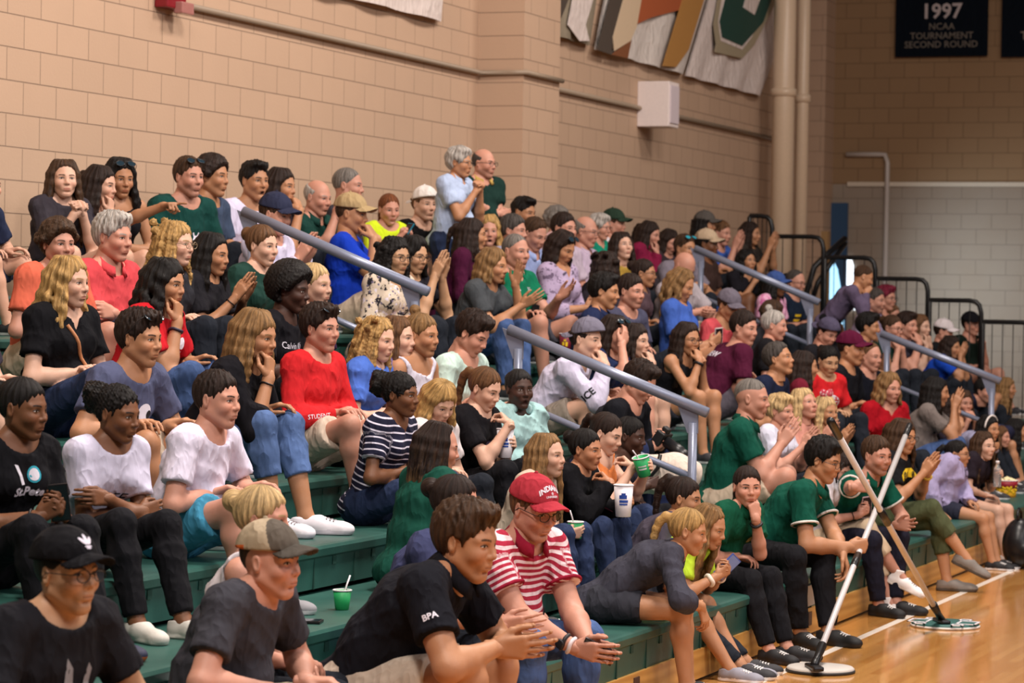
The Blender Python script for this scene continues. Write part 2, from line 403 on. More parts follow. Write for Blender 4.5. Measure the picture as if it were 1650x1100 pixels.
# ------------------------------------------------------------------ head, hands, shoes (made once each, then fitted)
_HEADS = {}
def head_template(kind, v):
    key = (kind, v)
    if key in _HEADS: return _HEADS[key]
    fem, fat, old, gape = 'f' in kind, 'h' in kind, 'o' in kind, 'g' in kind
    F = Field((-.135,-.105,-.165), (.14,.105,.145), v)
    F.ell((-.014,0,.032), (.098,.075,.090), 0)
    F.ell((.018,0,-.020), (.070,.063 if not fat else .069,.086), .03)
    jw = .044 if fem else .053
    if fat: jw += .008
    cz = -.094 if fem else -.098
    F.cap((-.002,jw,-.050), (.056,.015,cz), .022, .017, .028); F.cap((-.002,-jw,-.050), (.056,-.015,cz), .022, .017, .028)
    F.ell((.064,0,cz+.002-(.005 if gape else 0)), (.018,.019 if fem else .025,.017), .022)
    for sg in (1,-1):
        F.cap((.077,sg*.012,.026), (.064,sg*.047,.022), .011, .011 if not fem else .009, .016)
        F.ell((.058,sg*.040,-.026), (.028,.023,.024), .024)
        F.ell((.092,sg*.032,.004), (.014,.016,.0105), .012, sub=True)
    for sg in (1,-1): F.ell((.0695,sg*.0325,.005), (.0140,.0160,.0125), .003)
    F.cap((.083,0,.018), (.100,0,-.022), .0075, .0100, .014)
    F.ell((.1000,0,-.0255), (.0120,.0105,.0090), .009)
    for sg in (1,-1): F.ell((.091,sg*.0125,-.0285), (.011,.0075,.0072), .006)
    F.ell((.075,0,-.058), (.020,.031,.026), .018)
    F.cap((.0900,-.013,-.0555), (.0900,.013,-.0555), .0050, .0050, .007)
    lz = -.0680 if not gape else -.078
    F.cap((.0885,-.012,lz), (.0885,.012,lz), .0060, .0060, .006)
    if gape: F.ell((.096,0,-.0670), (.017,.012,.0078), .004, sub=True)
    else: F.cap((.0965,-.019,-.0617), (.0965,.019,-.0617), .0018, .0018, .003, sub=True)
    F.ell((.088,0,-.0795), (.012,.022,.0055), .009, sub=True)
    nr = .047 if fem else .055
    if fat: nr += .006; F.ell((.030,0,-.102), (.05,.045,.028), .03)
    F.cap((-.022,0,-.055), (-.034,0,-.17), nr, nr, .022)
    for sg in (1,-1):
        R = np.array(Matrix.Rotation(sg*.35, 3, 'Z') @ Matrix.Rotation(-.18, 3, 'Y'))
        F.ell((-.012,sg*.078,-.002), (.018,.0075,.030), .007, R)
        F.ell((-.008,sg*.085,.002), (.010,.006,.018), .005, R, sub=True)
    vv, ff = F.mesh(); _HEADS[key] = (vv, ff)
    return _HEADS[key]
_HANDS = {}
POSES = {  # per finger curls (knuckle, middle, tip) in degrees, thumb closing, spread
 'flat':   ([(4,6,4),(3,5,4),(4,6,4),(6,8,6)], .15, 1.0), 'open': ([(12,14,10),(8,12,8),(10,14,8),(16,18,10)], .1, 1.7),
 'relax':  ([(22,32,18),(28,36,20),(33,40,22),(38,42,24)], .45, 1.0), 'curl': ([(45,60,35),(52,64,36),(58,66,38),(62,68,40)], .7, .9),
 'fist':   ([(72,92,55),(78,95,56),(80,95,56),(82,92,55)], 1.0, .85), 'grip': ([(38,48,30),(42,50,30),(44,52,32),(46,54,34)], .75, .95),
 'point':  ([(3,6,4),(62,80,45),(72,88,50),(76,90,50)], .7, 1.0), 'pinch': ([(48,50,28),(42,46,26),(35,42,24),(28,38,22)], .95, 1.0)}
def hand_template(pose, v, left):
    key = (pose, v, left)
    if key in _HANDS: return _HANDS[key]
    curls, th, sp = POSES[pose]
    F = Field((-.035,-.065,-.115), (.195,.10,.045), v)
    ys = [.0285,.0095,-.0095,-.0275]; kx = [.088,.092,.087,.079]; ln = [(.043,.026,.021),(.047,.029,.022),(.043,.027,.021),(.034,.021,.019)]
    F.cap((-.03,0,0), (.012,0,0), .021, .022, .01, (V3(0,1,0), 1.25))
    for i in range(4):
        F.cap((.012,ys[i]*.62,0), (kx[i],ys[i],.001), .0145, .0115, .012)
        p = V3(kx[i], ys[i], 0); a = 0; yaw = ys[i]*3.2*(sp-.55)
        for j in range(3):
            a += math.radians(curls[i][j]); d = V3(math.cos(a)*math.cos(yaw), math.cos(a)*math.sin(yaw), -math.sin(a))
            q = p+d*ln[i][j]; r = (.0090,.0080,.0072)[j]*(.9 if i == 3 else 1); F.cap(p, q, r, r-.0008, .0035); p = q
    t0 = V3(.022,.026,-.008); t1 = V3(.052,.050-.012*th,-.014-.022*th); t2 = V3(.084,.060-.034*th,-.020-.030*th); t3 = V3(.108,.062-.048*th,-.024-.036*th)
    F.cap(t0, t1, .0150, .0115, .012); F.cap(t1, t2, .0105, .0092, .006); F.cap(t2, t3, .0092, .0075, .003)
    vv, ff = F.mesh()
    if left: vv = vv*np.array((1,-1,1)); ff = ff[:, ::-1]
    _HANDS[key] = (vv, ff)
    return _HANDS[key]
_SHOES = {}
def shoe_template(kind, v):
    if (kind, v) in _SHOES: return _SHOES[kind, v]
    F = Field((-.11,-.075,-.02), (.235,.075,.20), v)
    F.cap((-.055,0,.035), (.03,0,.045), .040, .042, .02); F.cap((.03,0,.040), (.14,.004,.024), .043, .036, .03); F.ell((.155,.004,.026), (.055,.044,.032), .02)
    if kind == 'high': F.cap((-.045,0,.05), (-.05,0,.125), .044, .046, .02)
    else: F.cap((-.045,0,.05), (-.048,0,.075), .042, .042, .02)
    if kind == 'slip': F.ell((.0,0,.10), (.05,.04,.03), .01, sub=True)
    F.F -= .002
    F.cap((-.058,0,.008), (.155,.004,.008), .043, .044, .004); F.plane((0,0,0), (0,0,-1)); F.plane((0,0,.128 if kind == 'high' else .085), (-.12,0,1))
    G, Y, Z = F.grid(); pass
    vv, ff = F.mesh()
    if kind != 'high':
        zc = vv[ff].mean(1)
    _SHOES[kind, v] = (vv, ff, (vv[ff].mean(1)[:,2] < .025).astype(int)); return _SHOES[kind, v]
# ------------------------------------------------------------------ hair, caps, glasses (in the head's own frame: x forward, y left, z up)
def hair_mesh(style, rng, v, dn, var=0.):
    long_ = style in ('long','wavy','curlylong','half')
    lo, hi = (V3(-.20,-.17,-.50), V3(.15,.17,.19)) if long_ else (V3(-.30,-.16,-.36), V3(.16,.16,.24)) if style in ('pony','highpony','puff','bun','topbun') else (V3(-.17,-.15,-.20), V3(.15,.15,.19))
    F = Field(lo, hi, v); c = V3(-.016,0,.036)
    t = {'buzz':.002,'fringe':.004,'short':.010,'quiff':.012,'thick':.017,'curly':.024,'afro':.045,'bob':.014,'pixie':.017,'bun':.005,'pony':.005,'topbun':.005,'highpony':.006,'puff':.006}.get(style, .008)
    ty = t*{'short':.45,'quiff':.45,'thick':.65,'buzz':.5}.get(style, 1.)
    F.ell(c, (.099+t, .0765+ty, .090+t*1.15), 0)
    if style in ('quiff','thick'): F.ell((.045,0,.105), (.050,.060,.032), .02); 
    if style == 'pixie': F.ell((.02,0,.10), (.07,.07,.035), .02); F.ell((-.05,0,.04), (.075,.085,.085), .02)
    back = {'buzz':.012,'fringe':.03}.get(style, 0)
    fp = V3(.078-back-.02*var, 0, .078+(.004 if style in ('bob','long','wavy') else 0))
    if style == 'fringe':
        F.plane((.0,0,.062), (.35,0,1), .012)
    n = (.82,0,-.57) if not style in ('bob','pixie') else (.9,0,-.44)
    kf = {'short':.024,'quiff':.024,'thick':.024,'buzz':.006,'fringe':.01,'bun':.02,'pony':.02,'topbun':.02,'highpony':.02}.get(style, .014)
    F.plane(fp+V3(kf*.32,0,kf*.1), n, kf)
    G, Y, Z = F.grid()
    F.F = np.maximum(F.F, np.where(G > .0, np.minimum(.3, (G-.060+np.abs(Y)*.35+(Z < .03)*(.03-Z)*.5)), -.3)) if style in ('long','wavy','half','curlylong','bob') and False else F.F
    if style in ('buzz','fringe','short','quiff','thick','curly','pixie','pony','highpony','bun','topbun','puff','afro'):
        F.plane((-.05,0,-.072 if style not in ('bob',) else -.12), (-.25,0,-1), .01)
        for sg in (1,-1): F.ell((-.004,sg*.090,-.018), (.030,.032,.040), .008, sub=True)
    if style == 'bob' or long_:
        L = {'bob':.10,'long':.30,'wavy':.26,'curlylong':.27,'half':.26}[style]+var*.08
        m = 15 if long_ else 13
        for i in range(m):
            ph = math.radians(-118+236*i/(m-1))+rng.uniform(-.05,.05); cp, sp = math.cos(ph), math.sin(ph)
            front = max(0., -cp)
            p0 = c+V3(-.050*cp, .050*sp, .070); p1 = c+V3(-.094*cp-.01, .083*sp, .000); p2 = p1+V3(-.006*cp,.008*sp,-.060)
            rr = .023 if long_ else .021
            F.cap(p0, p1, rr*.9, rr, .02); F.cap(p1, p2, rr, rr, .015)
            p = p2; nseg = 5 if long_ else 2; ll = L*(1-.12*front)*rng.uniform(.88,1.1)/nseg
            for j in range(nseg):
                wv = .012*math.sin(i*2.1+j*1.9) if style in ('wavy','curlylong') else .003*math.sin(i*3+j)
                spread = V3(-.012*cp, .014*sp, 0)*(1 if j < 2 else .1)
                q = p+unit(dn)*ll+spread+V3(wv, wv*.8, 0); q[0] = min(q[0], .045)
                r2 = rr*(1-.11*(j+1)) if long_ else rr*(.95-.15*j)
                F.cap(p, q, rr*(1-.11*j) if long_ else rr*.97, r2, .014); p = q
        F.plane((.074,0,.04), (1,0,.05), .012) if not long_ else None
    if style in ('pony','highpony','half'):
        b = V3(-.112,0,.045) if style != 'highpony' else V3(-.090,0,.095)
        F.cap(b+V3(.02,0,0), b+V3(-.025,0,.012), .026, .022, .015)
        p = b+V3(-.025,0,.012); d = V3(-.6,.1*var,.3)
        for j in range(6):
            d = unit(d*.62+unit(dn)*.55+V3(0,rng.uniform(-.12,.12),0)); q = p+d*(.045+.012*var); F.cap(p, q, .026-.002*j, .025-.003*j, .012); p = q
    if style == 'bun': F.ell((-.118,0,.062), (.042,.046,.042), .008)
    if style == 'topbun': F.ell((-.066,0,.140), (.032,.034,.032), .008)
    if style == 'puff':
        F.ell((-.120,0,.055), (.066,.066,.068), .012)
        for i in range(14): F.ell(V3(-.120,0,.055)+unit(rng.normal(size=3))*.056, (.026,)*3, .010)
    if style in ('curly','curlylong','afro'):
        for i in range(46 if style != 'curlylong' else 60):
            u = unit(rng.normal(size=3)); u[2] = abs(u[2])*1.1-.2
            if u[0] > .45 and u[2] < .55: continue
            if style == 'curlylong': pp = c+V3(-.02+u[0]*.105, u[1]*.115, rng.uniform(-.26,.09))
            else: pp = c+u*V3(.098+t*.75,.078+t*.75,.090+t*.75)
            if abs(pp[1]) < .06 and pp[0] > .03 and pp[2] < .09: continue
            if style == 'curlylong' and pp[0] > -.02 and abs(pp[1]) < .075: continue
            F.ell(pp, (.022,)*3 if style != 'afro' else (.019,)*3, .010)
    if style in ('short','quiff','thick','pixie'):
        am = np.float32({'short':.0026,'pixie':.003}.get(style,.0040))*np.clip((Z-.02)/.05,.15,1).astype(np.float32)
        F.F = F.F+am*(np.sin(G*130+np.sin(Y*95+var)*1.7+Z*60)*np.sin(Y*150+G*40+1.1+np.sin(Z*80))+.5*np.sin(G*260+Y*190+Z*90)).astype(np.float32)
    # strand grooves
    a = {'curly':.0,'afro':0,'buzz':0,'fringe':0}.get(style, .0034)
    if a:
        ang = np.arctan2(Y, -(G+.016)); F.F = F.F + np.float32(a)*(np.sin(ang*19+Z*(18 if style == 'wavy' else 6)+np.sin(Z*40+ang*3)*.8)*.7+np.sin(ang*41+G*30+1.3)*.4).astype(np.float32)
    if style in ('wavy','bob','pixie','quiff'):
        F.F = F.F + np.float32(.0035)*np.sin(Z*75+G*40+np.sin(Y*60)*1.5).astype(np.float32)
    if style in ('curly','afro','puff','curlylong'):
        F.F = F.F + np.float32(.0042)*(np.sin(G*230+Z*90)*np.sin(Y*240+G*60)*np.sin(Z*220+Y*70)).astype(np.float32)*1.5
    return F.mesh()
_CAPS = {}
def cap_mesh(back, v=.0045):
    if back in _CAPS: return _CAPS[back]
    F = Field((-.16,-.13,-.02), (.22,.13,.20), v)
    F.ell((-.012,0,.046), (.114,.092,.104), 0); F.plane((0,0,.046), (-.10,0,-1), .006)
    n1 = F.mesh()
    G0 = Field((-.02,-.12,-.04), (.24,.12,.10), .0034); X, Y, Z = G0.grid()
    zc = Z-.058+Y*Y*6.5+(X-.09)*.22
    d = np.maximum(np.abs(zc)-.0035, (np.sqrt(((X-.082)/.092)**2+(Y/.080)**2)-1)*.07); G0.F = d.astype(np.float32)
    G0.ell((-.012,0,.046), (.110,.087,.098), .002, sub=True)
    n2 = G0.mesh()
    b = MB(); b.lathe([(.001,.0105),(.006,.0095),(.0085,.005),(.0085,0)], 12, (-.012,0,.147))
    vs = [n1[0], n2[0], np.array(b.v)]
    if back: vs = [a*np.array((-1,-1,1)) for a in vs]
    _CAPS[back] = (vs, [n1[1], n2[1], b.f]); return _CAPS[back]
def glasses_mesh(kind):
    b = MB()
    for sg in (1,-1):
        ring = [V3(.106-abs(math.sin(a))*.002-.004*(math.cos(a)*sg > 0), sg*.034+.0245*math.cos(a), .003+.019*math.sin(a)) for a in np.linspace(0, 2*math.pi, 20, endpoint=False)]
        b.cur = 0; b.tube(ring, .0019, 6, True)
        b.tube([V3(.100,sg*.058,.008), V3(.085,sg*.073,.008), V3(-.004,sg*.083,.010), V3(-.022,sg*.083,-.008)], .0017, 6)
        if kind == 'sun': b.cur = 1; b.add([V3(.1045, sg*.034, .003)]+ring, [(0, i+1, (i+1)%20+1) for i in range(20)])
    b.cur = 0; b.tube([V3(.107,-.011,.008), V3(.111,0,.011), V3(.107,.011,.008)], .0018, 6)
    return b
# ------------------------------------------------------------------ people
SKIN = {'L':'#d9a88f','P':'#d39a84','T':'#c08b68','O':'#b98262','B':'#7d5238','D':'#4a3026','E':'#c69a78','F':'#e0b39b'}
HAIRC = {'k':'#14100f','d':'#2a1c16','b':'#46301f','m':'#6b4a2f','g':'#8c6a43','y':'#b8925a','Y':'#d0b07e','w':'#b9b3ac','s':'#7b756f','r':'#7a4526','x':'#4b4541'}
SKINMAT = []
SHOT = {}
REPORT = []
def two_bone(a, t, l1, l2, pole):
    d = t-a; L = np.linalg.norm(d)
    if L > (l1+l2)*.995: t = a+d/L*(l1+l2)*.995; d = t-a; L = np.linalg.norm(d)
    L = max(L, abs(l1-l2)+.02); u = unit(d); x = (l1*l1-l2*l2+L*L)/(2*L); h = math.sqrt(max(0, l1*l1-x*x))
    p = unit(pole-u*(pole@u)); return a+u*x+p*h, t
def ARM(name, A, s):
    "wrist, finger direction, palm normal, hand pose, elbow pole for a named arm position; s=+1 left, -1 right"
    f, l, u, hip, chest, head, hf, kn, g = A['f'], A['l']*s, V3(0,0,1), A['hip'], A['chest'], A['head'], A['hf'], A['knee'][s], A['g']
    hl = np.cross(u, hf); hl = unit(hl)*s
    P = lambda o, a, b, c: o+g*(f*a+l*b+u*c)
    dn = -u+l*.45-f*.1
    td = unit(kn-hip); tn = unit(u-td*(u@td))
    if isinstance(name, tuple) and name[0] == 'abs': return name[1], V3(*name[2]), V3(*name[3]), name[4], dn
    if name == 'lap': return hip+(kn-hip)*.58+tn*.112*g-l*.06*g, td*.8-l*.65, -tn, 'relax', dn+l*.5
    if name == 'thigh': return hip+(kn-hip)*.64+tn*.108*g, td*.95-l*.2, -tn, 'relax', dn+l*.4
    if name == 'knee': return hip+(kn-hip)*.80+tn*.100*g, td*.95-l*.15-u*.05, -tn, 'relax', dn+l*.5
    if name == 'clasp': return (A['knee'][1]+A['knee'][-1])/2+g*(f*-.02+l*.055+u*.10), f*.75-l*.55-u*.15, -l, 'curl', l*1.0-u*.6
    if name == 'handsout': return (A['knee'][1]+A['knee'][-1])/2+g*(f*.05+l*.05+u*.09), f*.9-l*.15+u*.05, -l+u*.2, 'open', l*1.0-u*.6
    if name == 'clap': return P(chest,.27,.045,.02), f*.55-l*.12+u*.8, -l+f*.1, 'flat', dn
    if name == 'claphigh': return P(chest,.26,.04,.14), f*.35-l*.12+u*.92, -l+f*.1, 'flat', dn
    if name == 'clapout': return P(chest,.36,.05,.0), f*.85-l*.1+u*.45, -l*.8+u*.5, 'open', dn
    if name == 'chin': return head+g*(hf*.085-u*.175+hl*.03), u*.95-hf*.05-hl*.15, -hf-u*.1, 'curl', dn
    if name == 'mouth': return head+g*(hf*.155-u*.15+hl*.035), u*.8-hf*.5-hl*.3, -hf*.9-hl*.2, 'curl', dn
    if name == 'cheek': return head+g*(hf*.055-u*.15+hl*.085), u*.95+hf*.1+hl*.02, -hl-hf*.2, 'relax', dn
    if name == 'brow': return head+g*(hf*.125-u*.06+hl*.08), u*.75-hl*.5-hf*.05, -hf, 'relax', dn
    if name == 'phone': return P(chest,.27,.055,-.13), f*.55-l*.45+u*.45, -l*.75+u*.5, 'grip', dn
    if name == 'phonehigh': return P(chest,.27,.06,.04), f*.3-l*.4+u*.75, -l*.9+f*.1, 'grip', dn
    if name == 'cup': return P(chest,.24,.06,-.05), f*.5-l*.6+u*.25, -l*.8-f*.3, 'grip', dn
    if name == 'cross': return P(chest,.165,-.09,-.12+.03*s), -l*1.0+f*.1+u*.12, -f-u*.1, 'relax', dn+l*.4
    if name == 'point': return P(chest,.50,-.05,.10), f*.95-l*.2+u*.15, -u, 'point', dn
    if name == 'seat': return P(hip,.02,.27,.00), l*.3+f*.6-u*.3, -u, 'flat', l*.5-f
    if name == 'fists': return P(chest,.22,.03,.06), u*.7-l*.5+f*.3, -l-f*.3, 'fist', dn
    if name == 'down': return P(hip,.03,.27,-.02), f*.3-u*.9, -l, 'relax', l*.3-f
    if name == 'hang': return P(kn,.10,-.02,.02), f*.3-u*.9-l*.2, -f*.6-l*.3, 'relax', l*.9-u*.4
    if name == 'pole': return P(chest,.34,.03,-.10), f*.3-l*.5+u*.1, -l*.9+f*.2, 'fist', dn
    if name == 'eat': return head+g*(hf*.19-u*.19+hl*.03), u*.45-hf*.65-hl*.35, -hf*.7-u*.2, 'pinch', dn
    if isinstance(name, tuple):
        o, pose = name[:2]; fd = name[2] if len(name) > 2 else (.8,-.2,.2); pn = name[3] if len(name) > 3 else (0,-1,0)
        return P(chest,*o), f*fd[0]+l*fd[1]+u*fd[2], f*pn[0]+l*pn[1]+u*pn[2], pose, dn
    raise KeyError(name)
ITEMS = {}
def person(label, x, y, k, sex='m', yaw=0, hy=None, pit=4, roll=0, lean=14, tw=0, side=0, skin='L', hair=('short','d'), top=('tee','#444444'), legs=('long','#20242c'),
           shoes=('low','#2c2c30','#d8d8d8'), rh='lap', lh='lap', head='', hs=1., fat=0., beard=0., open_=0., cap=None, glasses=None, hb=.27, g=None, stand=None, hvar=0., kid=False,
           key=None, ft=.40, fsp=.10, cross=None, ly=0, glo=.80, ghi=1.14, lips=None):
    rng = np.random.default_rng(zlib.crc32(label.encode()))
    fem = sex == 'f'; Y0 = row_y(k) if k > 0 else 3.9; seat = row_z(k)
    yr = math.radians(yaw); f = V3(-math.sin(yr), -math.cos(yr), 0); l = V3(math.cos(yr), -math.sin(yr), 0); u = V3(0,0,1)
    hyr = math.radians(yaw if hy is None else hy)
    def tilt(d): a = math.radians(d); sd = math.radians(side); return unit(u*math.cos(a)+f*math.sin(a)+l*math.sin(sd))
    hipup = .105 if stand is None else .0
    Yh = Y0+hb
    for it in range(30):
        d1, d2, d3 = tilt(lean*.75), tilt(lean*1.0), tilt(lean*1.2); d4 = tilt(lean*.55+6)
        off = d1*.170+d2*.172+d3*.158+d4*.055+u*.083+V3(-math.sin(hyr),-math.cos(hyr),0)*.028
        if fem: off = off*.97
        p = at_y(x, y, Yh+off[1]); z = p[2]
        gg = (z-seat)/(off[2]+hipup) if stand is None else (z-stand)/(off[2]+.93)
        if g is not None or stand is not None: break
        if gg < glo+.05 and lean < 58: lean += 3
        elif gg > 1.10 and lean > 2: lean -= 3
        else: break
    g0 = gg
    if g is None: g = min(ghi, max(glo, gg))
    p = at_y(x, y, Yh+off[1]*g)
    REPORT.append((label, k, round(g0,2), lean))
    hip = p-off*g
    if stand is None: hip[2] = seat+hipup*g if abs(g-g0) < .02 else max(seat+.09*g, p[2]-off[2]*g) if p[2]-off[2]*g < seat+.30 else p[2]-off[2]*g
    waist = hip+d1*.170*g; chest = waist+d2*.172*g; nb = chest+d3*.158*g; hd = p.copy()
    fat_ = 1+fat*.22
    sc = hs*(.45+.55*g)*(.95 if fem else 1.0)
    ta = math.radians(tw); lt = l*math.cos(ta)+f*math.sin(ta); ft_ = f*math.cos(ta)-l*math.sin(ta)
    sw = (.150 if fem else .172)*g*(1+fat*.08)
    SH = {s: nb-d3*.052*g+lt*s*sw for s in (1,-1)}
    # legs
    lr = math.radians(yaw+ly); fb, lb = f, l
    hj = {s: hip+l*s*.085*g for s in (1,-1)}; L1, L2 = .43*g, .415*g; knee, ank = {}, {}
    f, l = V3(-math.sin(lr), -math.cos(lr), 0), V3(math.cos(lr), -math.sin(lr), 0)
    for s in (1,-1):
        if stand is None:
            zf = row_z(k-1) if k > 1 else 0.0
            fsp_ = fsp
            a = hip+f*max((ft+(.03*s if not cross else 0))*g, (hb+.14)/max(.6, math.cos(lr)))+l*s*fsp_*g; a[2] = zf+.075*g
            pole = f*.8+u*.9+l*s*(.12 if fem else .28)
            if cross == s:
                a = hip+f*.62*g-l*s*.12*g; a[2] = zf+.24; pole = u+f*.3
        else:
            a = hip+l*s*.10*g+f*(.03*s); a[2] = stand+.075*g; pole = f
        knee[s], ank[s] = two_bone(hj[s], a, L1, L2, pole)
    fL, lL, f, l = f, l, fb, lb
    hf = V3(-math.sin(hyr)*math.cos(math.radians(pit)), -math.cos(hyr)*math.cos(math.radians(pit)), -math.sin(math.radians(pit)))
    hl = unit(np.cross(u, hf)); hu = np.cross(hf, hl); rr = math.radians(roll)
    hl, hu = hl*math.cos(rr)+hu*math.sin(rr), hu*math.cos(rr)-hl*math.sin(rr)
    RH = np.stack([hf, hl, hu], 1)*sc
    A = dict(f=ft_, l=lt, hip=hip, chest=chest, head=hd, hf=unit(V3(hf[0],hf[1],0)), knee=knee, g=g)
    HND, ELB, WR = {}, {}, {}
    for s, nm in ((1,lh),(-1,rh)):
        wpos, fd, pn, pose, pole = ARM(nm, A, s)
        e, wpos = two_bone(SH[s], wpos, .285*g, .255*g, pole)
        fd = unit(fd); zz = -(pn-fd*(pn@fd)); zz = unit(zz); yy = np.cross(zz, fd)
        ELB[s], WR[s] = e, wpos; HND[s] = (wpos, fd, yy, zz, pose)
    sx = (hd@FW); pxm = F_PX/max(1., (hd-np.array((0,0,CAM_H)))@FW)       # pixels per metre here
    vb = .0100 if pxm > 330 else .0128 if pxm > 230 else .0165
    vh = .0036 if pxm > 330 else .0048 if pxm > 215 else .0064
    pts = np.array([hip,chest,nb,*knee.values(),*ank.values(),*ELB.values(),*WR.values(),*SH.values()])
    lo, hi = pts.min(0)-.21, pts.max(0)+.19; hi[2] = max(hi[2], hd[2]+.02)
    nr = (.047 if fem else .056)*sc*(1+fat*.15)
    def torso(F, o, k_=.05):
        F.cap(hip+f*.01*g, waist, (.108*fat_)*g+o, (.088+.040*fat if fem else .100*fat_)*g+o, k_, (l,1.42))
        F.cap(waist, chest, (.088+.030*fat if fem else .098*fat_)*g+o, (.096 if fem else .108)*(1+fat*.10)*g+o, k_, (lt,1.40))
        F.cap(chest, nb-d3*.065*g, (.096 if fem else .108)*(1+fat*.10)*g+o, .070*g+o, k_, (lt,1.5))
        if fat > .2: F.ell(waist+f*.065*g*fat_-u*.01, ((.115,.13,.12)*np.array([g*(.75+.5*fat)]*3))+o, .05)
        if fem:
            for s in (1,-1): F.ell(chest+ft_*.075*g+lt*s*.066*g-u*.005*g, V3(.062,.062,.066)*g*(1+.25*fat)+o, .035)
        for s in (1,-1): F.cap(nb-d3*.035*g+lt*s*.035*g, SH[s], .050*g+o, .056*g*(1+.1*fat)+o, .04)
        for s in (1,-1): F.cap(nb+d4*.022*g+lt*s*.02*g, SH[s]*.75+nb*.25+u*.012*g, .034*g+o, .040*g+o, .03)
        fx = unit(ft_-d3*(ft_@d3)); F.ell(nb-d3*.075*g+fx*.030*g, V3(.062,.115,.075)*g+o, .03, np.stack([fx,unit(np.cross(d3,fx)),d3],1))
        F.ell(hip-f*.045*g-u*.012, V3(.12,.15,.10)*g*(1+fat*.15)+o, .04, np.stack([f,l,u],1))
    def arm(F, s, o, frac=2., k_=.022, o2=None):
        m = fat*.012*g; a, b, c = SH[s], ELB[s], WR[s]; th = (.040 if fem else .047)*g+m; el = (.035 if fem else .040)*g+m*.6
        ct = None if o2 is None else 0.; o2 = o if o2 is None else o2
        if frac < 1:
            e = a+(b-a)*frac; F.cap(a, e, th+o, th+(el-th)*frac+o2, k_, cut=ct); return
        F.cap(a, b, th+o, el+o, k_)
        fr = min(1., frac-1); mid = b+(c-b)*.3; e = b+(c-b)*fr
        F.cap(b, mid, el+o, el+.002*g+o, k_, cut=ct if fr <= .3 else None)
        if fr > .3: F.cap(mid, e, el+.002*g+o, el+((.024 if fem else .027)*g-el)*(fr-.3)/.7+o2, k_, cut=ct)
    def leg(F, s, o, frac=2., k_=.028, o2=None):
        m = fat*.018*g; a, b, c = hj[s], knee[s], ank[s]; ct = None if o2 is None else 0.; o2 = o if o2 is None else o2; t0 = (.088 if fem else .086)*g+m; t1 = .051*g+m*.6
        if frac < 1: F.cap(a, a+(b-a)*frac, t0+o, t0+(t1-t0)*frac+o2, k_, cut=ct); return
        F.cap(a, b, t0+o, t1+o, k_); cd = unit(c-b); bk = unit(np.cross(np.cross(cd, f), cd))
        fr = min(1., frac-1); mid = b+(c-b)*.30-bk*.012*g
        F.cap(b, mid, .048*g+m*.6+o, .054*g+m*.6+o, k_, cut=ct if fr <= .3 else None)
        if fr > .32: F.cap(mid, b+(c-b)*fr, .054*g+m*.6+o, (.054-.020*(fr-.30)/.70)*g+o2, k_, cut=ct)
    def wrinkle(F, amp):
        G, Yg, Z = F.grid(); ph = rng.uniform(0,6,6)
        a1 = G*13+Yg*9+Z*25+1.4*np.sin(Z*13+G*11+ph[0])+ph[1]; a2 = Yg*-17+Z*22+G*9+1.4*np.sin(Yg*12+Z*7+ph[2])+ph[3]
        mk = .55+.45*np.sin(G*9+Yg*11+Z*8+ph[4])
        F.F = F.F-(np.float32(amp)*mk*((1-np.abs(np.sin(a1)))**3+.8*(1-np.abs(np.sin(a2)))**3)).astype(np.float32)
    # --- body
    F = Field(lo, hi, vb); torso(F, -.003); 
    F.cap(nb-d3*.02*g, hd+RH@V3(-.028,0,-.09), nr*1.12, nr, .035)
    for s in (1,-1):
        arm(F, s, 0); F.cap(WR[s]-HND[s][1]*.004, WR[s]+HND[s][1]*.02, .025*g, .022*g, .02); leg(F, s, 0)
        F.cap(ank[s], ank[s]-u*.03*g+f*.03, .034*g, .032*g, .02)
    bv, bf = F.mesh()
    hk = ('f' if fem else 'm')+head+('g' if open_ > .5 else '')
    tv, tf = head_template(hk, vh)
    jit = rng.uniform(.965,1.035,3)*np.array((1,1+.04*fat,1)); jit[2] = 1+ (jit[2]-1)*.6
    hv = (tv*jit)@RH.T+hd
    parts_v, parts_f = [bv, hv], [bf, tf+len(bv)]; nh0, nh1 = len(bv), len(bv)+len(hv); n = nh1
    for s in (1,-1):
        wv, wf = hand_template(HND[s][4], .0046 if pxm > 300 else .006 if pxm > 230 else .0075, s == 1)
        Rm = np.stack([HND[s][1], HND[s][2], HND[s][3]], 1)*g*(.93 if fem else 1.03)
        parts_v.append(wv@Rm.T+WR[s]); parts_f.append(wf+n); n += len(wv)
    vv = np.concatenate(parts_v); ff = np.concatenate(parts_f)
    base = V3(hip[0], hip[1], seat if stand is None else stand)
    hp = np.full((len(vv),3), -1., np.float32); hp[nh0:nh1] = tv
    cs = srgb(SKIN[skin]); cv = rng.uniform(.72,.84); cs = tuple(min(1,q*cv) for q in cs)
    hc = srgb(HAIRC[hair[1]] if hair[1] in HAIRC else hair[1])
    lp = lips if lips is not None else (.75 if fem else .38)
    if skin in 'DB': lp *= .6
    at = dict(skin=np.tile((*cs,1),(len(vv),1)), hp=hp, brow=np.tile((*[q*.55 for q in hc],1),(len(vv),1)), fprm=np.tile((beard, lp, 1.0 if open_ > .5 else 0.),(len(vv),1)))
    me = make_mesh('person', vv-base, ff, SKINMAT[0], attrs=at)
    body = link('person', me, None, base); tag(body, label, 'person', 'spectators on the bleachers')
    Ri = np.linalg.inv(RH)
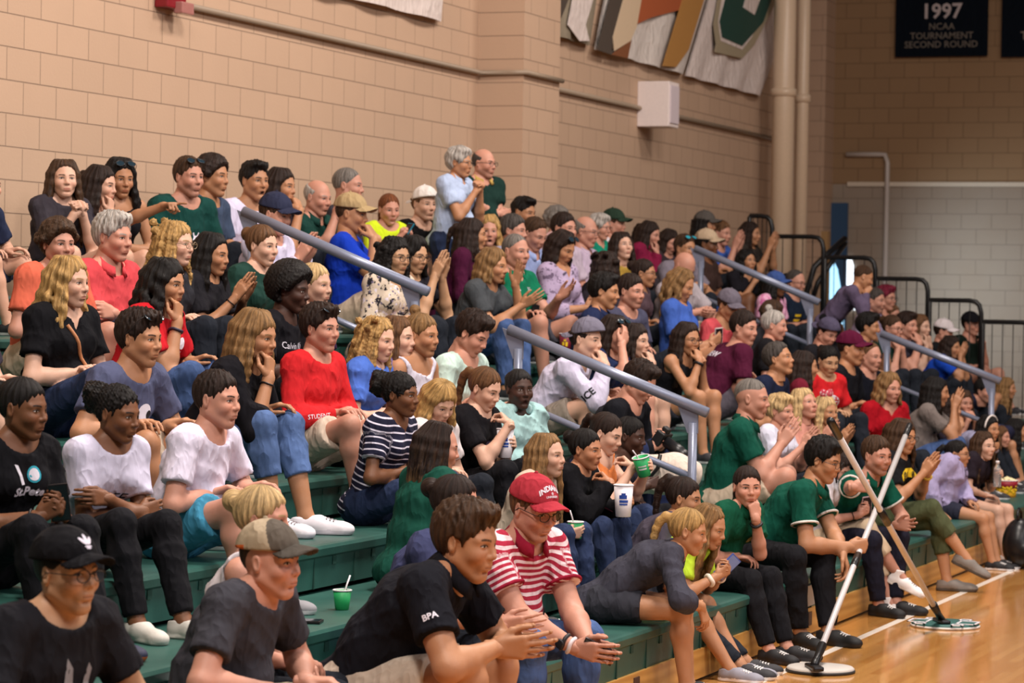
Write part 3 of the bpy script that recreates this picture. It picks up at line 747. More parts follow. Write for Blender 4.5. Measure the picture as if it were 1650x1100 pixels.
    # --- hair
    if hair[0] != 'none':
        st = hair[0]
        if cap and st in ('short','thick','quiff','curly'): st = 'short'
        hvv, hff = hair_mesh(st, rng, .0044 if pxm > 330 else .0066 if pxm > 230 else .0085, Ri@V3(0,0,-1)*sc*sc if False else unit(RH.T@V3(0,0,-1)), hvar)
        if cap:
            q = hvv.copy(); m = q[:,2] > .045; q[m] = V3(-.016,0,.036)+(q[m]-V3(-.016,0,.036))*.90; hvv = q
        if len(hvv):
            m = M('hair', HAIRC.get(hair[1], hair[1]), name='hair')
            if len(hair) > 2: m = two_tone(hair[1], hair[2])
            hr = np.maximum(1e-4, np.hypot(hvv[:,0]+.016, hvv[:,1])); stc = np.stack([(hvv[:,0]+.016)/hr, hvv[:,1]/hr, hvv[:,2]], 1)
            link('hair', make_mesh('hair', hvv@RH.T+hd-base, hff, m, attrs=dict(st=stc)), body)
    if cap:
        vs, fs = cap_mesh(bool(cap.get('back'))); tilt_ = Matrix.Rotation(math.radians(cap.get('tilt', -7)), 3, 'Y'); TT = np.array(tilt_)
        tr = lambda a: (a@TT.T)@RH.T+hd-base
        c1 = M('cloth', cap['c'], name='cap_cloth'); cx = vs[0][fs[0]].mean(1); ci = np.zeros(len(cx), int); cms = [c1]
        if cap.get('front'): cms += [M('cloth', cap['front'], name='cap_cloth'), M('cloth', cap['strap'], name='cap_cloth')]; ci[cx[:,0] > .035-.35*(cx[:,2]-.08)] = 1; ci[(cx[:,0] < -.055) & (cx[:,2] < .066)] = 2
        co = link('cap', make_mesh('cap', tr(vs[0]), fs[0], cms, ci), body)
        link('brim', make_mesh('brim', tr(vs[1]), fs[1], M('cloth', cap.get('b', cap['c']), name='cap_cloth')), co)
        link('button', make_mesh('button', tr(vs[2]), fs[2], c1), co)
        if cap.get('logo'): cap_logo(co, cap['logo'], tr)
    if glasses:
        gb = glasses_mesh('sun' if glasses[0] == 's' else 'clear')
        q = np.array(gb.v)
        if glasses.startswith('sup'):
            Rg = np.array(Matrix.Rotation(math.radians(-52), 3, 'Y')); q = (q-V3(-.012,0,0))@Rg.T*1.13+V3(-.012,0,.004)
        me = make_mesh('glasses', q@RH.T+hd-base, gb.f, [M('plain', '#1b1a1c' if glasses[-1] != 'g' else '#8a7a62', .3), M('plain', '#20303a' if glasses[-1] != 'b' else '#2f8fa0', .08)], gb.mi)
        link('sunglasses' if glasses[0] == 's' else 'glasses', me, body)
    # --- top
    kind, tcol = top[0], top[1]; mat_t = tcol if not isinstance(tcol, str) else M('cloth', tcol, name='shirt_cloth')
    frac = {'tee':.66,'polo':.62,'vneck':.62,'tank':0,'long':1.97,'hoodie':1.95,'cap':.28,'shirt':.64,'roll':1.35,'blouse':1.5}[kind]
    o = {'hoodie':.022,'tank':.007,'long':.012,'roll':.014}.get(kind, .011)*(.8+.2*g)
    F = Field(lo, hi, vb); torso(F, o)
    hem = hip+u*(-.02*g if kind != 'hoodie' else -.03*g); F.plane(hem, -u*1.0+f*.22, .012)
    for s in (1,-1):
        if frac: arm(F, s, o+.003, frac, .035, o+(.014 if frac < 1 else .006))
    wrinkle(F, .0068 if kind != 'hoodie' else .015)
    for s in (1,-1):
        if not frac:
            F.cap(SH[s]+lt*s*.028*g-u*.02*g, SH[s]+lt*s*.11*g+u*.05, .074*g, .09*g, .01, sub=True)
    nrr = nr+.008+{'tank':.035,'vneck':.012,'blouse':.02,'tee':.004,'cap':.016,'hoodie':.01}.get(kind, .002); nc = nb+d3*.008*g
    F.cap(nb+d4*.042*g, hd+d4*.05, nrr+.045*g, nrr+.10, .014, sub=True)
    F.cap(nb+ft_*.012*g+d4*.006*g, nb+d4*.1*g+ft_*.012, nrr, nrr+.01, .016, sub=True)
    if kind in ('vneck','blouse','tank','shirt','polo'):
        dpt = {'vneck':.10,'blouse':.09,'tank':.11,'shirt':.05,'polo':.055}[kind]
        F.cap(nb+ft_*.06*g, nb+ft_*.105*g-d3*dpt*g+0*u, nrr*.75, .008, .008, sub=True)
    sv, sf = F.mesh()
    tp = np.stack([(sv-chest)@ft_, (sv-chest)@lt, (sv-chest)@unit(nb-waist)], 1)
    # sleeves get their own running coordinate so stripes ring the arm
    for s in (1,-1):
        if not frac: continue
        rel = sv-SH[s]; ax = unit(ELB[s]-SH[s]); al = rel@ax; out = (rel@lt)*s
        m = (al > .05*g) & (np.linalg.norm(rel-al[:,None]*ax, axis=1) < .085*g) & (al < .33*g) & (((sv-chest)@lt)*s > sw*.86)
        tp[m,2] = -al[m]
    so = link('shirt' if kind not in ('hoodie',) else 'hoodie', make_mesh('shirt', sv-base, sf, mat_t, attrs=dict(tp=tp)), body)
    if len(top) > 3:
        for s in (1,-1):
            ax = unit(ELB[s]-SH[s]); e = SH[s]+(ELB[s]-SH[s])*frac; th = (.040 if fem else .047)*g+fat*.012*g; rr_ = th-.004*g+o+.0145
            p1 = unit(np.cross(ax, u)); p2 = np.cross(ax, p1); b = MB()
            b.tube([e-ax*.008+(p1*math.cos(q)+p2*math.sin(q))*rr_-base for q in np.linspace(0, 2*math.pi, 28, endpoint=False)], .0075, 8, True)
            b.build('sleeve_trim', M('cloth', top[3], name='trim_cloth'), so)
    if kind in ('polo','shirt'):
        cm = M('cloth', top[2] if len(top) > 2 else tcol if isinstance(tcol, str) else '#8e1b33', name='collar_cloth'); b = MB(); rings = []; fx4 = unit(ft_-d4*(ft_@d4))
        for j, (rad, up, w) in enumerate(((nrr-.002,.026,.004),(nrr+.002,.032,.004),(nrr+.014,.012,.006),(nrr+.027,-.016,.005),(nrr+.019,-.016,.004),(nrr+.002,.000,.004))):
            ring = []
            for i in range(25):
                a = math.radians(22+316*i/24); dd = fx4*math.cos(a)+lt*math.sin(a); fwd = max(0, math.cos(a))
                ring.append(nb+d4*(.012+up-.038*fwd)*g+dd*(rad*(1+.18*fwd))*1.0+fx4*.008*g)
            rings.append(ring)
        vs = [q-base for r in rings for q in r]; fs = [(i*25+j, i*25+j+1, ((i+1)%6)*25+j+1, ((i+1)%6)*25+j) for i in range(6) for j in range(24)]
        fs += [tuple(i*25 for i in range(6)), tuple(i*25+24 for i in range(6))[::-1]]
        b.add(vs, fs); b.build('collar', cm, so)
    if kind == 'hoodie':
        F = Field(nb-V3(.25,.25,.2), nb+V3(.25,.25,.2), .009)
        for i in range(9):
            a = math.radians(60+240*i/8); dd = ft_*math.cos(a)+lt*math.sin(a); bk = max(0, -math.cos(a))
            F.ell(nb+d4*(-.002-.02*bk)*g+dd*(nr+.03+.03*bk)*g, V3(.034,.034,.03)*g*(1+.5*bk), .03)
        wrinkle(F, .008); a, b2 = F.mesh(); link('hood', make_mesh('hood', a-base, b2, mat_t), so)
    # --- bottoms
    lk, lc = legs[0], legs[1]; frl = {'long':1.93,'shorts':.72,'short':.5,'capri':1.55,'knee':.92}[lk]
    lm = M('denim' if len(legs) > 2 and legs[2] == 'denim' else 'cloth', lc, name='trouser_cloth')
    F = Field(lo, hi, vb); oo = .014 if lk in ('shorts','knee') else .009
    F.cap(hip, waist-d1*.05*g, .108*g*fat_+.006, .100*g*fat_+.004, .04, (l,1.42)); F.ell(hip-f*.045*g-u*.012, V3(.12,.15,.10)*g*(1+fat*.15)+.006, .04, np.stack([f,l,u],1))
    F.plane(waist-d1*.03*g, d1, .01)
    for s in (1,-1): leg(F, s, oo, frl, .03, oo+(.018 if lk in ('shorts','knee') else .006))
    wrinkle(F, .0065)
    pv, pf = F.mesh(); link('shorts' if frl < 1 else 'trousers', make_mesh('trousers', pv-base, pf, lm), body)
    # --- shoes
    kv, kf, ki = shoe_template(shoes[0], .0065 if k < 4 and stand is None else .012); sm = [M('plain', shoes[1], .7), M('plain', shoes[2], .6)]
    for s in (1,-1):
        fd = unit(fL+lL*s*.18); 
        if cross == s: fd = unit(fL*.8-lL*s*.1-u*.35)
        ll = np.cross(u, fd); ll = unit(ll); uu = np.cross(fd, ll); Rm = np.stack([fd, ll, uu], 1)*g*.96
        o_ = ank[s]-uu*.075*g+fd*.02*g
        sh_ = link('shoe', make_mesh('shoe', kv@Rm.T+o_-base, kf, sm, ki), body)
        if k < 5 and shoes[0] != 'slip' and stand is None:
            b = MB()
            for q_ in range(5):
                x_ = .050+.017*q_; z_ = .090-.25*(x_-.03)+(.012 if shoes[0] == 'high' and q_ == 0 else 0)
                b.tube([Rm@V3(x_+.004*math.sin(t*3), .024*math.sin(t), z_-.012*(1-math.cos(t)))+o_-base for t in np.linspace(-1.1, 1.1, 7)], .0032, 5)
            b.build('laces', M('plain', shoes[3] if len(shoes) > 3 else '#e6e2e0' if shoes[1] < '#999999' else '#8a8488', .7), sh_)
    info = dict(body=body, base=base, head=hd, RH=RH, wr=WR, hand=HND, chest=chest, nb=nb, f=ft_, l=lt, g=g, hip=hip, waist=waist, shirt=so, SH=SH, ELB=ELB, knee=knee, ank=ank, nr=nr, d3=d3, d4=d4)
    if key: ITEMS[key] = info
    return info
def two_tone(a, b):
    kk = ('hair2', a, b)
    if kk not in MATS:
        n = NT('hair'); hair_nodes(n, c4(HAIRC.get(a,a)), None, c4(HAIRC.get(b,b))); MATS[kk] = n.m
    return MATS[kk]
def cap_logo(co, logo, tr):
    col, shape = logo; b = MB()
    def P(y, z): # on the crown's front
        r = (y/.092)**2+((z-.046)/.104)**2; return V3(-.012+.1150*math.sqrt(max(.02,1-r))+.0015, y, z)
    for poly in shape:
        vs = [P(*q) for q in poly]; b.add(vs, [tuple(range(len(vs)))])
    link('cap_emblem', make_mesh('cap_emblem', tr(np.array(b.v)), b.f, M('plain', col, .8)), co)
SKINMAT.append(skin_material())
# ------------------------------------------------------------------ the hall: floor, walls, bleachers, rails
XE, YW, XW = 37.8, 9.0, 33.05
def block_material(name, paint, low=None, zsplit=3.05, axis='x'):
    n = NT(name); o = n.coord('Object'); h = n.xyz(o)
    cb = n.n('ShaderNodeCombineXYZ'); n.set(cb.inputs[0], h[0] if axis == 'x' else h[1]); n.set(cb.inputs[1], h[2])
    br = n.n('ShaderNodeTexBrick'); n.set(br.inputs['Vector'], cb.outputs[0]); br.inputs['Scale'].default_value = 1
    br.inputs['Brick Width'].default_value = .406; br.inputs['Row Height'].default_value = .203; br.inputs['Mortar Size'].default_value = .0045
    br.inputs['Mortar Smooth'].default_value = .35; br.inputs['Bias'].default_value = 0
    c = c4(paint); br.inputs['Color1'].default_value = vary(c,.97); br.inputs['Color2'].default_value = vary(c,1.03); br.inputs['Mortar'].default_value = vary(c,.55)
    base = br.outputs['Color']
    if low:
        c2 = c4(low); b2 = n.mix(br.outputs['Fac'], c2, vary(c2,.68)); base = n.mix(n.math('LESS_THAN', h[2], zsplit), base, b2)
    f = n.noise(o, 2.2, 4); base = n.mix(n.math('MULTIPLY', n.smooth(f,.35,.75), .25), base, n.mix(.5, base, vary(c,.8)))
    n.col(base); n.rough(.72, .25)
    n.bump(n.math('SUBTRACT', n.math('MULTIPLY', n.noise(o, 45, 3), .25), n.math('MULTIPLY', br.outputs['Fac'], 1.2)), .55, .010)
    return n.m
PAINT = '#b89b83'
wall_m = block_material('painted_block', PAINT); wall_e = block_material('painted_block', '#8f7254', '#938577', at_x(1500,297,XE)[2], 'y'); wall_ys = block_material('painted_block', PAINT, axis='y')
def structure(o): o['kind'] = 'structure'; return o
def box(name, lo, hi, m, parent=None, bev=0):
    b = MB(); b.box(lo, hi, bev=bev); return b.build(name, m, parent, smooth=False)
# floor
n = NT('maple_floor'); o = n.coord('Object'); cb = n.n('ShaderNodeCombineXYZ'); h = n.xyz(o); n.set(cb.inputs[0], h[0]); n.set(cb.inputs[1], h[1])
br = n.n('ShaderNodeTexBrick'); n.set(br.inputs['Vector'], cb.outputs[0]); br.inputs['Scale'].default_value = 1; br.inputs['Brick Width'].default_value = .9; br.inputs['Row Height'].default_value = .057
br.inputs['Mortar Size'].default_value = .0008; br.inputs['Color1'].default_value = c4('#c08340'); br.inputs['Color2'].default_value = c4('#d39c58'); br.inputs['Mortar'].default_value = c4('#9a6632')
f = n.noise(n.mapping(o,(1.2,14,1)), 6, 4); n.col(n.mix(n.math('MULTIPLY', f, .35), br.outputs['Color'], c4('#b0753a'))); n.rough(.13, .55)
n.b.inputs['Coat Weight'].default_value = .3; n.b.inputs['Coat Roughness'].default_value = .08
floor_m = n.m
structure(box('floor', (3,-9,-.1), (XE,YW,0), floor_m))
line = M('plain', '#e4d9cd', .25)
pa, pb = at_z(1322,1058,.0), at_z(1612,926,.0)
ly = (pa[1]+pb[1])/2
lo_ = structure(box('trim_1', (8, ly-.025, 0), (XE-1, ly+.025, .0012), line))
# walls
structure(box('wall_left', (3, YW, 0), (XW, YW+.3, 9), wall_m))
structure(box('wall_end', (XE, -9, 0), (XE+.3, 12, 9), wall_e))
# pilasters on the long wall
p0, p1 = at_y(737, 300, YW-.30), at_y(831, 300, YW-.30)
structure(box('wall_pilaster', (p0[0]-.62, YW-.02, 0), (p0[0]-.6, YW, 9), wall_m)) if False else None
xpil = at_y(829, 300, YW)[0]
structure(box('wall_pilaster', (xpil-.95, YW-.42, 0), (xpil-.02, YW+.1, 9), wall_m))
structure(box('wall_corner', (XW+.0, YW+.02, 0), (XW+.3, YW+3, 9), wall_ys))
structure(box('wall_recess', (XW, 9.9, 0), (XE+.3, 10.2, 9), wall_m))
q0, q1 = at_x(1300,300,37.3), at_x(1327,300,37.3)
structure(box('wall_end_pilaster', (37.3, q1[1], 0), (XE, q0[1]+.35, 9), wall_ys))
# door leaf and jamb with daylight beyond, in the end wall
dz = at_x(1350, 327, XE)[2]; dl, dr = at_x(1341,400,XE)[1], at_x(1352,400,XE)[1]
dd = empty('door_1', (XE-.03, (dl+dr)/2, 1.0)); dd['kind'] = 'structure'
n = NT('blue_door'); n.col(c4('#2d4a6a')); n.rough(.35,.4); door_m = n.m
ob = box('door_leaf', (-.03,-.17,-1.0), (.02,.17,dz-1.0), door_m, dd)
n = NT('day_glass'); n.col(c4('#bfe8ff')); n.b.inputs['Emission Color'].default_value = c4('#9fdcff'); n.b.inputs['Emission Strength'].default_value = 1.6; glass_m = n.m
zt = at_x(1346,392,XE)[2]
b = MB(); b.add([(-.035,-.15,-.6),(-.035,.13,-.6),(-.035,.13,zt-1.0),(-.035,-.05,zt-1.35),(-.035,-.15,zt-1.9)], [(0,1,2,3,4)]); b.build('door_glass', glass_m, dd, smooth=False)
w0, w1 = at_x(1362,414,XE), at_x(1400,500,XE)
wn = empty('window_1', (XE-.02, w0[1], w1[2])); wn['kind'] = 'structure'
n = NT('day_glass'); n.col(c4('#ffffff')); n.b.inputs['Emission Color'].default_value = c4('#e6f4ff'); n.b.inputs['Emission Strength'].default_value = 2.2; bright_m = n.m
hh = w0[2]-w1[2]; ww = w0[1]-w1[1]
b = MB(); b.add([(-.01,.02,0),(-.01,-ww,0),(-.01,-ww*.9,hh*.15),(-.01,-ww*.25,hh*1.0),(-.01,.02,hh*1.02)], [(0,1,2,3,4)]); b.build('window_pane', bright_m, wn, smooth=False)
# mesh curtain and timber post beside the door
tm = M('plain', '#8a6a42', .6)
t0, t1 = at_x(1322,440,33.0), at_x(1333,440,33.0)
structure(box('trim_2', (33.0, t1[1], 0), (33.12, t0[1], t0[2]+.5), tm))
# painted line where the lower paint starts
z0 = at_x(1500,297,XE)[2]
structure(box('trim_3', (XE-.035, -8, z0-.03), (XE, at_x(1366,297,XE)[1], z0+.03), M('plain','#c9bba9',.4)))
# conduits
def conduit(name, pts, r, m, label, cat='conduit'):
    b = MB(); b.tube(pts, r, 8); ob = b.build(name, m); return tag(ob, label, cat)
cm = M('plain', '#94826f', .5)
a0, a1 = at_y(285, 5, YW-.04), at_y(735,108, YW-.04); zc = (a0[2]+a1[2])/2
conduit('conduit', [V3(a0[0]-.0,YW-.035,zc),V3(xpil-.99,YW-.035,zc),V3(xpil-.97,YW-.30,zc+.0),V3(xpil-.97,YW-.45,zc),V3(xpil-.02,YW-.45,zc)], .022, cm, 'long thin tan conduit running from the red alarm across the block wall')
b0, b1 = at_y(836,131,YW-.03), at_y(1232,219,YW-.03); zc2 = (b0[2]+b1[2])/2
conduit('conduit', [V3(xpil+.02,YW-.03,zc2),V3(XW-.05,YW-.03,zc2)], .024, cm, 'tan conduit behind the white speaker box, between pilaster and drainpipes')
e0 = at_x(1364,249,XE-.04); e1 = at_x(1415,249,XE-.04); e2 = at_x(1430,262,XE-.04); e3 = at_x(1427,470,XE-.04)
conduit('conduit', [e0, e1, (e1+e2)/2+V3(0,-.03,.05), e2, V3(e2[0],e2[1],e3[2]-1.5)], .035, M('plain','#b9aea6',.3), 'pale bent pipe curving down the end wall')
# drainpipes in the corner
for k_, (xa, xb, lb) in enumerate(((1243,1279,'thicker cream drainpipe nearest the long block wall'),(1281,1302,'slimmer cream drainpipe on the corridor side of the thicker one'))):
    c0, c1 = at_y(xa,250,8.72-.0*k_), at_y(xb,250,8.72); s_ = (at_y(xa+1,250,8.72)-at_y(xa,250,8.72))
    cc = at_y((xa+xb)/2, 250, 8.66+k_*.02); depth = (cc-np.array((0,0,CAM_H)))@FW; r = (xb-xa)/2*depth/F_PX
    rt = empty('drainpipe', (cc[0]+.0, cc[1], 0), lb, 'pipe', 'drainpipes in the corner')
    b = MB(); b.lathe([(r,0),(r,9)], 28); b.build('pipe', M('plain','#c9b197',.35), rt)
    zz_ = at_y(1262,149,8.66)[2]
    b = MB(); b.lathe([(r+.0,zz_-.05),(r+.022,zz_-.04),(r+.022,zz_+.04),(r,zz_+.05)], 28); b.build('collar', M('plain','#c9b197',.35), rt)
# ---------------------------------------------------------------- bleachers
n = NT('green_plastic'); o = n.coord('Object'); f = n.noise(o, 3, 4); g_ = n.noise(n.mapping(o,(1,1,.3)), 18, 3)
n.col(n.mix(n.math('MULTIPLY', g_, .5), n.mix(n.smooth(f,.3,.7), c4('#264f48'), c4('#305f56')), c4('#20433d'))); n.rough(.42,.4); n.bump(n.noise(o,120,2),.1,.004); seat_m = n.m
n = NT('varnished_ply'); o = n.coord('Object'); wv = n.n('ShaderNodeTexWave'); n.set(wv.inputs['Vector'], n.mapping(o,(.6,1,3.2))); wv.inputs['Scale'].default_value = 1.6; wv.inputs['Distortion'].default_value = 9; wv.inputs['Detail'].default_value = 3; wv.bands_direction = 'Z'
n.col(n.mix(n.math('MULTIPLY', wv.outputs['Fac'], .6), c4('#c99a55'), c4('#a67436'))); n.rough(.35,.45); ply_m = n.m
dark_m = M('plain', '#3a3230', .8); black_m = M('plain', '#121214', .35); grey_m = M('plain', '#7b8296', .33, .25)
bl = empty('bleachers', (X_END/2, D1, 0), 'tiered green plastic bleachers climbing from the court to the block wall', 'bleachers')
OB = np.array(bl.location)
def local(ob): ob.parent = bl; ob.matrix_parent_inverse = Matrix.Translation(-bl.location); return ob
X0 = 5.0
for k in range(1, ROWS+1):
    y0, z1 = row_y(k), row_z(k); y1 = y0+RUN+.06 if k < ROWS else YW-.005; b = MB()
    prof = [(y0+.03,z1-.205),(y0+.012,z1-.20),(y0+.004,z1-.06),(y0-.012,z1-.05),(y0-.016,z1-.018),(y0-.008,z1-.004),(y0+.012,z1),(y1,z1),(y1,z1-.03),(y0+.05,z1-.035),(y0+.05,z1-.205)]
    xs = [X0, X_END]; m_ = len(prof)
    vs = [(x_, *q) for x_ in xs for q in prof]; fs = [(i, (i+1)%m_, m_+(i+1)%m_, m_+i) for i in range(m_)]+[tuple(range(m_)), tuple(range(m_, 2*m_))[::-1]]
    b.add(vs, fs); x_ = X0; b.cur = 1
    while x_ < X_END-.1:                                        # module joints and drop pockets on the front face
        b.box((x_-.004, y0+.003, z1-.20), (x_+.004, y0+.010, z1-.055)); b.box((x_+.20, y0+.000, z1-.10), (x_+.24, y0+.008, z1-.062)); x_ += .457
    r_ = local(b.build('seat_row', [seat_m, M('plain','#1d423a',.6)], None, smooth=False))
    b = MB(); b.box((X0, y0+.10, max(0, z1-.34)), (X_END, y0+.13, z1-.2)); j = b.build('riser', dark_m if k > 1 else ply_m, None, smooth=False); j.parent = r_
pn = MB(); pn.box((X0, D1-.005, .02), (X_END, D1+.03, SEAT1-.2)); pp = local(pn.build('base_panel', ply_m, None, smooth=False))
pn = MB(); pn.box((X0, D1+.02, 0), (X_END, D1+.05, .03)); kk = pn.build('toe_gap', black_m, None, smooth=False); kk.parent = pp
for px_ in (1305, 1008+20):
    q = at_y(px_, 1005, D1-.01); pn = MB(); pn.box((q[0]-.04, D1-.012, .07), (q[0]+.04, D1, .15)); sk_ = pn.build('socket_plate', M('plain','#4a342c',.5), None, smooth=False); sk_.parent = pp
q = at_y(1306, 965, D1-.02); pn = MB(); pn.box((q[0]-.14, D1-.02, .19), (q[0]+.14, D1, .31)); local(pn.build('metal_plate', M('plain','#a9a7a4',.35,.4), None, smooth=False))
pn = MB(); pn.box((X_END-.04, D1, 0), (X_END, YW-.1, .2)); 
ys = [D1]+[row_y(k) for k in range(2, ROWS+1)]+[YW-.1]
# ---------------------------------------------------------------- aisle handrails
def handrail(X, ya, yb, za, zb, label, low=True):
    rt = empty('handrail', (X, yb, row_z(int((yb-D1)/RUN)+1)), label, 'handrail', 'aisle handrails'); o_ = np.array(rt.location)
    A_, B_ = V3(X,ya,za)-o_, V3(X,yb,zb)-o_
    b = MB(); b.tube([A_, B_], .031, 16); b.build('top_rail', grey_m, rt)
    for t_ in (.05, .93):
        q = A_+(B_-A_)*t_; k_ = int((q[1]+o_[1]-D1)/RUN)+1
        zb_ = row_z(max(1,k_))-o_[2]; b = MB(); b.tube([V3(q[0],q[1],zb_), q-V3(0,0,.09)], .026, 12); p_ = b.build('post', grey_m, rt)
        b = MB(); b.add([q+V3(.008*s_,dy,dz) for s_ in (1,-1) for dy,dz in ((-.03,-.03*0-.02),(.10,.03),(.03,-.15),(-.03,-.15))], [(0,1,2,3),(7,6,5,4),(0,4,5,1),(1,5,6,2),(2,6,7,3),(3,7,4,0)])
        br_ = b.build('bracket', grey_m, rt, smooth=False)
    if low:
        b = MB(); b.tube([A_+(B_-A_)*.05-V3(0,0,.40), A_+(B_-A_)*.93-V3(0,0,.40)], .020, 10); b.build('lower_rail', grey_m, rt)
for X, segs in ((15.5, ((392,340,690,470,'upper grey handrail between the blue shirt man and the patterned blouse'),(820,530,1140,665,'lower grey handrail sloping past the boy with the camera'))),
                (24.2, ((1120,400,1320,487,'upper far handrail behind the bald man and above the pink floral top'),(1420,537,1612,614,'lower far handrail ending above the man in the navy shirt')))):
    for xa, ya_, xb, yb_, lb in segs:
        def solve(px, py):
            d = FW*F_PX+RT*(px-825)-UP*(py-550); t = X/d[0]; return np.array((0,0,CAM_H))+d*t
        A_, B_ = solve(xa, ya_), solve(xb, yb_); handrail(X, A_[1], B_[1], A_[2], B_[2], lb)
# ---------------------------------------------------------------- black guard rails at the far end
def guard(k, label, y0=None, y1=None, zt=None):
    y0 = row_y(k) if y0 is None else y0; y1 = y0+RUN-.02 if y1 is None else y1; z = row_z(k); zt = z+1.02 if zt is None else zt; zl = max(z-.25, .05)
    rt = empty('guard_rail', (X_END+.05, (y0+y1)/2, zl), label, 'railing', 'black guard rails at the end of the bleachers'); o_ = np.array(rt.location); x_ = X_END+.05
    pts = [V3(x_,y0,zl),V3(x_,y0,zt-.13),V3(x_,y0+.02,zt-.05),V3(x_,y0+.06,zt-.012),V3(x_,y0+.13,zt),V3(x_,y1-.01,zt),V3(x_,y1,zt-.02),V3(x_,y1,zl)]
    b = MB(); b.tube([q-o_ for q in pts], .026, 10); b.build('frame', black_m, rt)
    for i in range(1, 5):
        y_ = y0+(y1-y0)*i/5+.01; b = MB(); b.tube([V3(x_,y_,zl)-o_, V3(x_,y_,zt)-o_], .0055, 6); b.build('picket', black_m, rt)
guard(8, 'short black guard rail topmost, against the drainpipe and block wall', y0=row_y(8), y1=row_y(8)+.26)
for k_, lb in ((7,'black guard rail in front of the cream drainpipes'),(6,'black guard rail in front of the bright doorway'),(5,'black guard rail behind the man with lavender shirt'),
               (4,'black guard rail just behind the white cap and black cap'),(3,'black guard rail beside the man with black cap, at frame edge'),(2,'lowest black guard rail, its bend at the right frame edge')): guard(k_, lb)
ra = at_x(1352,470,31.0); rb = at_x(1345,395,31.6)
rt = empty('stair_rail', tuple(at_x(1345,470,31.2)), 'slanted black stair rail leaning behind the guard rails by the door', 'railing'); o_ = np.array(rt.location)
b = MB(); b.tube([V3(*at_x(1300,470,31.2)[:2],0)-o_, at_x(1300,470,31.2)-o_, at_x(1312,430,31.2)-o_, at_x(1330,412,31.3)-o_, at_x(1362,384,31.6)-o_], .035, 10); b.build('rail', black_m, rt)
b = MB(); b.tube([at_x(1303,500,31.2)-o_, at_x(1318,455,31.2)-o_, at_x(1338,425,31.3)-o_, at_x(1362,392,31.6)-o_], .03, 10); b.build('rail', black_m, rt)
# ---------------------------------------------------------------- wall fittings and banners
q = at_y(264, 10, YW); rt = empty('fire_alarm', (q[0], YW, q[2]), 'small red fire alarm strobe at the top of the block wall', 'alarm')
red_m = M('plain','#7d1620',.4)
b = MB(); b.box((-.14,-.10,-.02), (.14,0,.26), bev=.012); b.build('body', red_m, rt, smooth=False)
b = MB(); b.box((-.02,-.15,-.05), (.16,-.085,.03), bev=.01); b.build('strobe_lens', M('plain','#a06c66',.2), rt, smooth=False)
q = at_y(1077,169,YW-.28); rt = empty('wall_speaker', (q[0], YW, q[2]), 'white loudspeaker box on the block wall under the logo banner', 'speaker')
b = MB(); b.box((-.17,-.34,-.23), (.17,0,.23), bev=.01); b.build('cabinet', M('plain','#e3d6d2',.5), rt, smooth=False)
b = MB(); b.box((-.14,-.352,-.19), (.14,-.338,.19)); b.build('grille', M('plain','#cfc2c8',.6), rt, smooth=False)
def banner(label, px, m, extra, Yb=None, name='banner', grow=0):
    "a cloth hung flat on the long wall; px are its corners"
    Yb = Yb or YW-.06; c_ = [at_y(*p_, Yb) for p_ in px]; o_ = c_[0].copy()
    rt = empty(name, tuple(o_), label, 'banner'); N_ = 14; vs, fs = [], []
    for i in range(N_+1):
        for j in range(9):
            s_, t_ = i/N_, j/8; p_ = (c_[0]*(1-s_)+c_[1]*s_)*(1-t_)+(c_[3]*(1-s_)+c_[2]*s_)*t_
            p_ = p_+V3(0, -.02*math.sin(s_*23)*(.3+t_)-.01, 0); vs.append(p_-o_)
    fs = [(i*9+j, i*9+j+1, (i+1)*9+j+1, (i+1)*9+j) for i in range(N_) for j in range(8)]
    k_ = len(vs); vs += [v_+V3(0,.015,0) for v_ in vs]; fs += [tuple(i+k_ for i in f_[::-1]) for f_ in fs]
    b = MB(); b.add(vs, fs); b.build('cloth', m, rt)
    for nm, poly, mm, off_ in extra:
        poly = [(p_[0]+grow*.9, p_[1]-grow*3) if grow and p_[1] <= 2 else p_ for p_ in poly]
        b = MB(); pts = [at_y(*p_, Yb-off_)-o_ for p_ in poly]; kk_ = len(pts)
        b.add(pts+[p_+V3(0,.006,0) for p_ in pts], [tuple(range(kk_)), tuple(range(kk_,2*kk_))[::-1]]+[(i,(i+1)%kk_,kk_+(i+1)%kk_,kk_+i) for i in range(kk_)]); b.build(nm, mm, rt, smooth=False)
    return rt
wh = M('cloth','#d6c9c3',name='banner_cloth')
banner('white banner corner hanging at the top, left of the pilaster', [(470,-300),(733,-250),(713,35),(420,-40)], wh, [])
gm, cr, gn = M('plain','#9c9078',.7), M('plain','#d9cfbd',.7), M('plain','#173f37',.7)
bk, br_, sk2 = M('plain','#4a4038',.7), M('plain','#a0522e',.7), M('plain','#a8793f',.7)
banner('photo banner in grey and white drapery, left of the tan-limbed one', [(837,-330),(1002,-280),(952,74),(837,41)], M('cloth','#8d8270',name='banner_cloth'),
       [('printed_area', [(838,0),(902,-10),(872,22),(846,42),(838,40)], cr, .05), ('printed_area', [(912,0),(950,-20),(962,-20),(944,40),(950,66),(934,66),(915,40)], wh, .05), ('printed_area', [(905,-5),(925,-5),(905,28),(880,46),(858,42)], bk, .055)], grow=30)
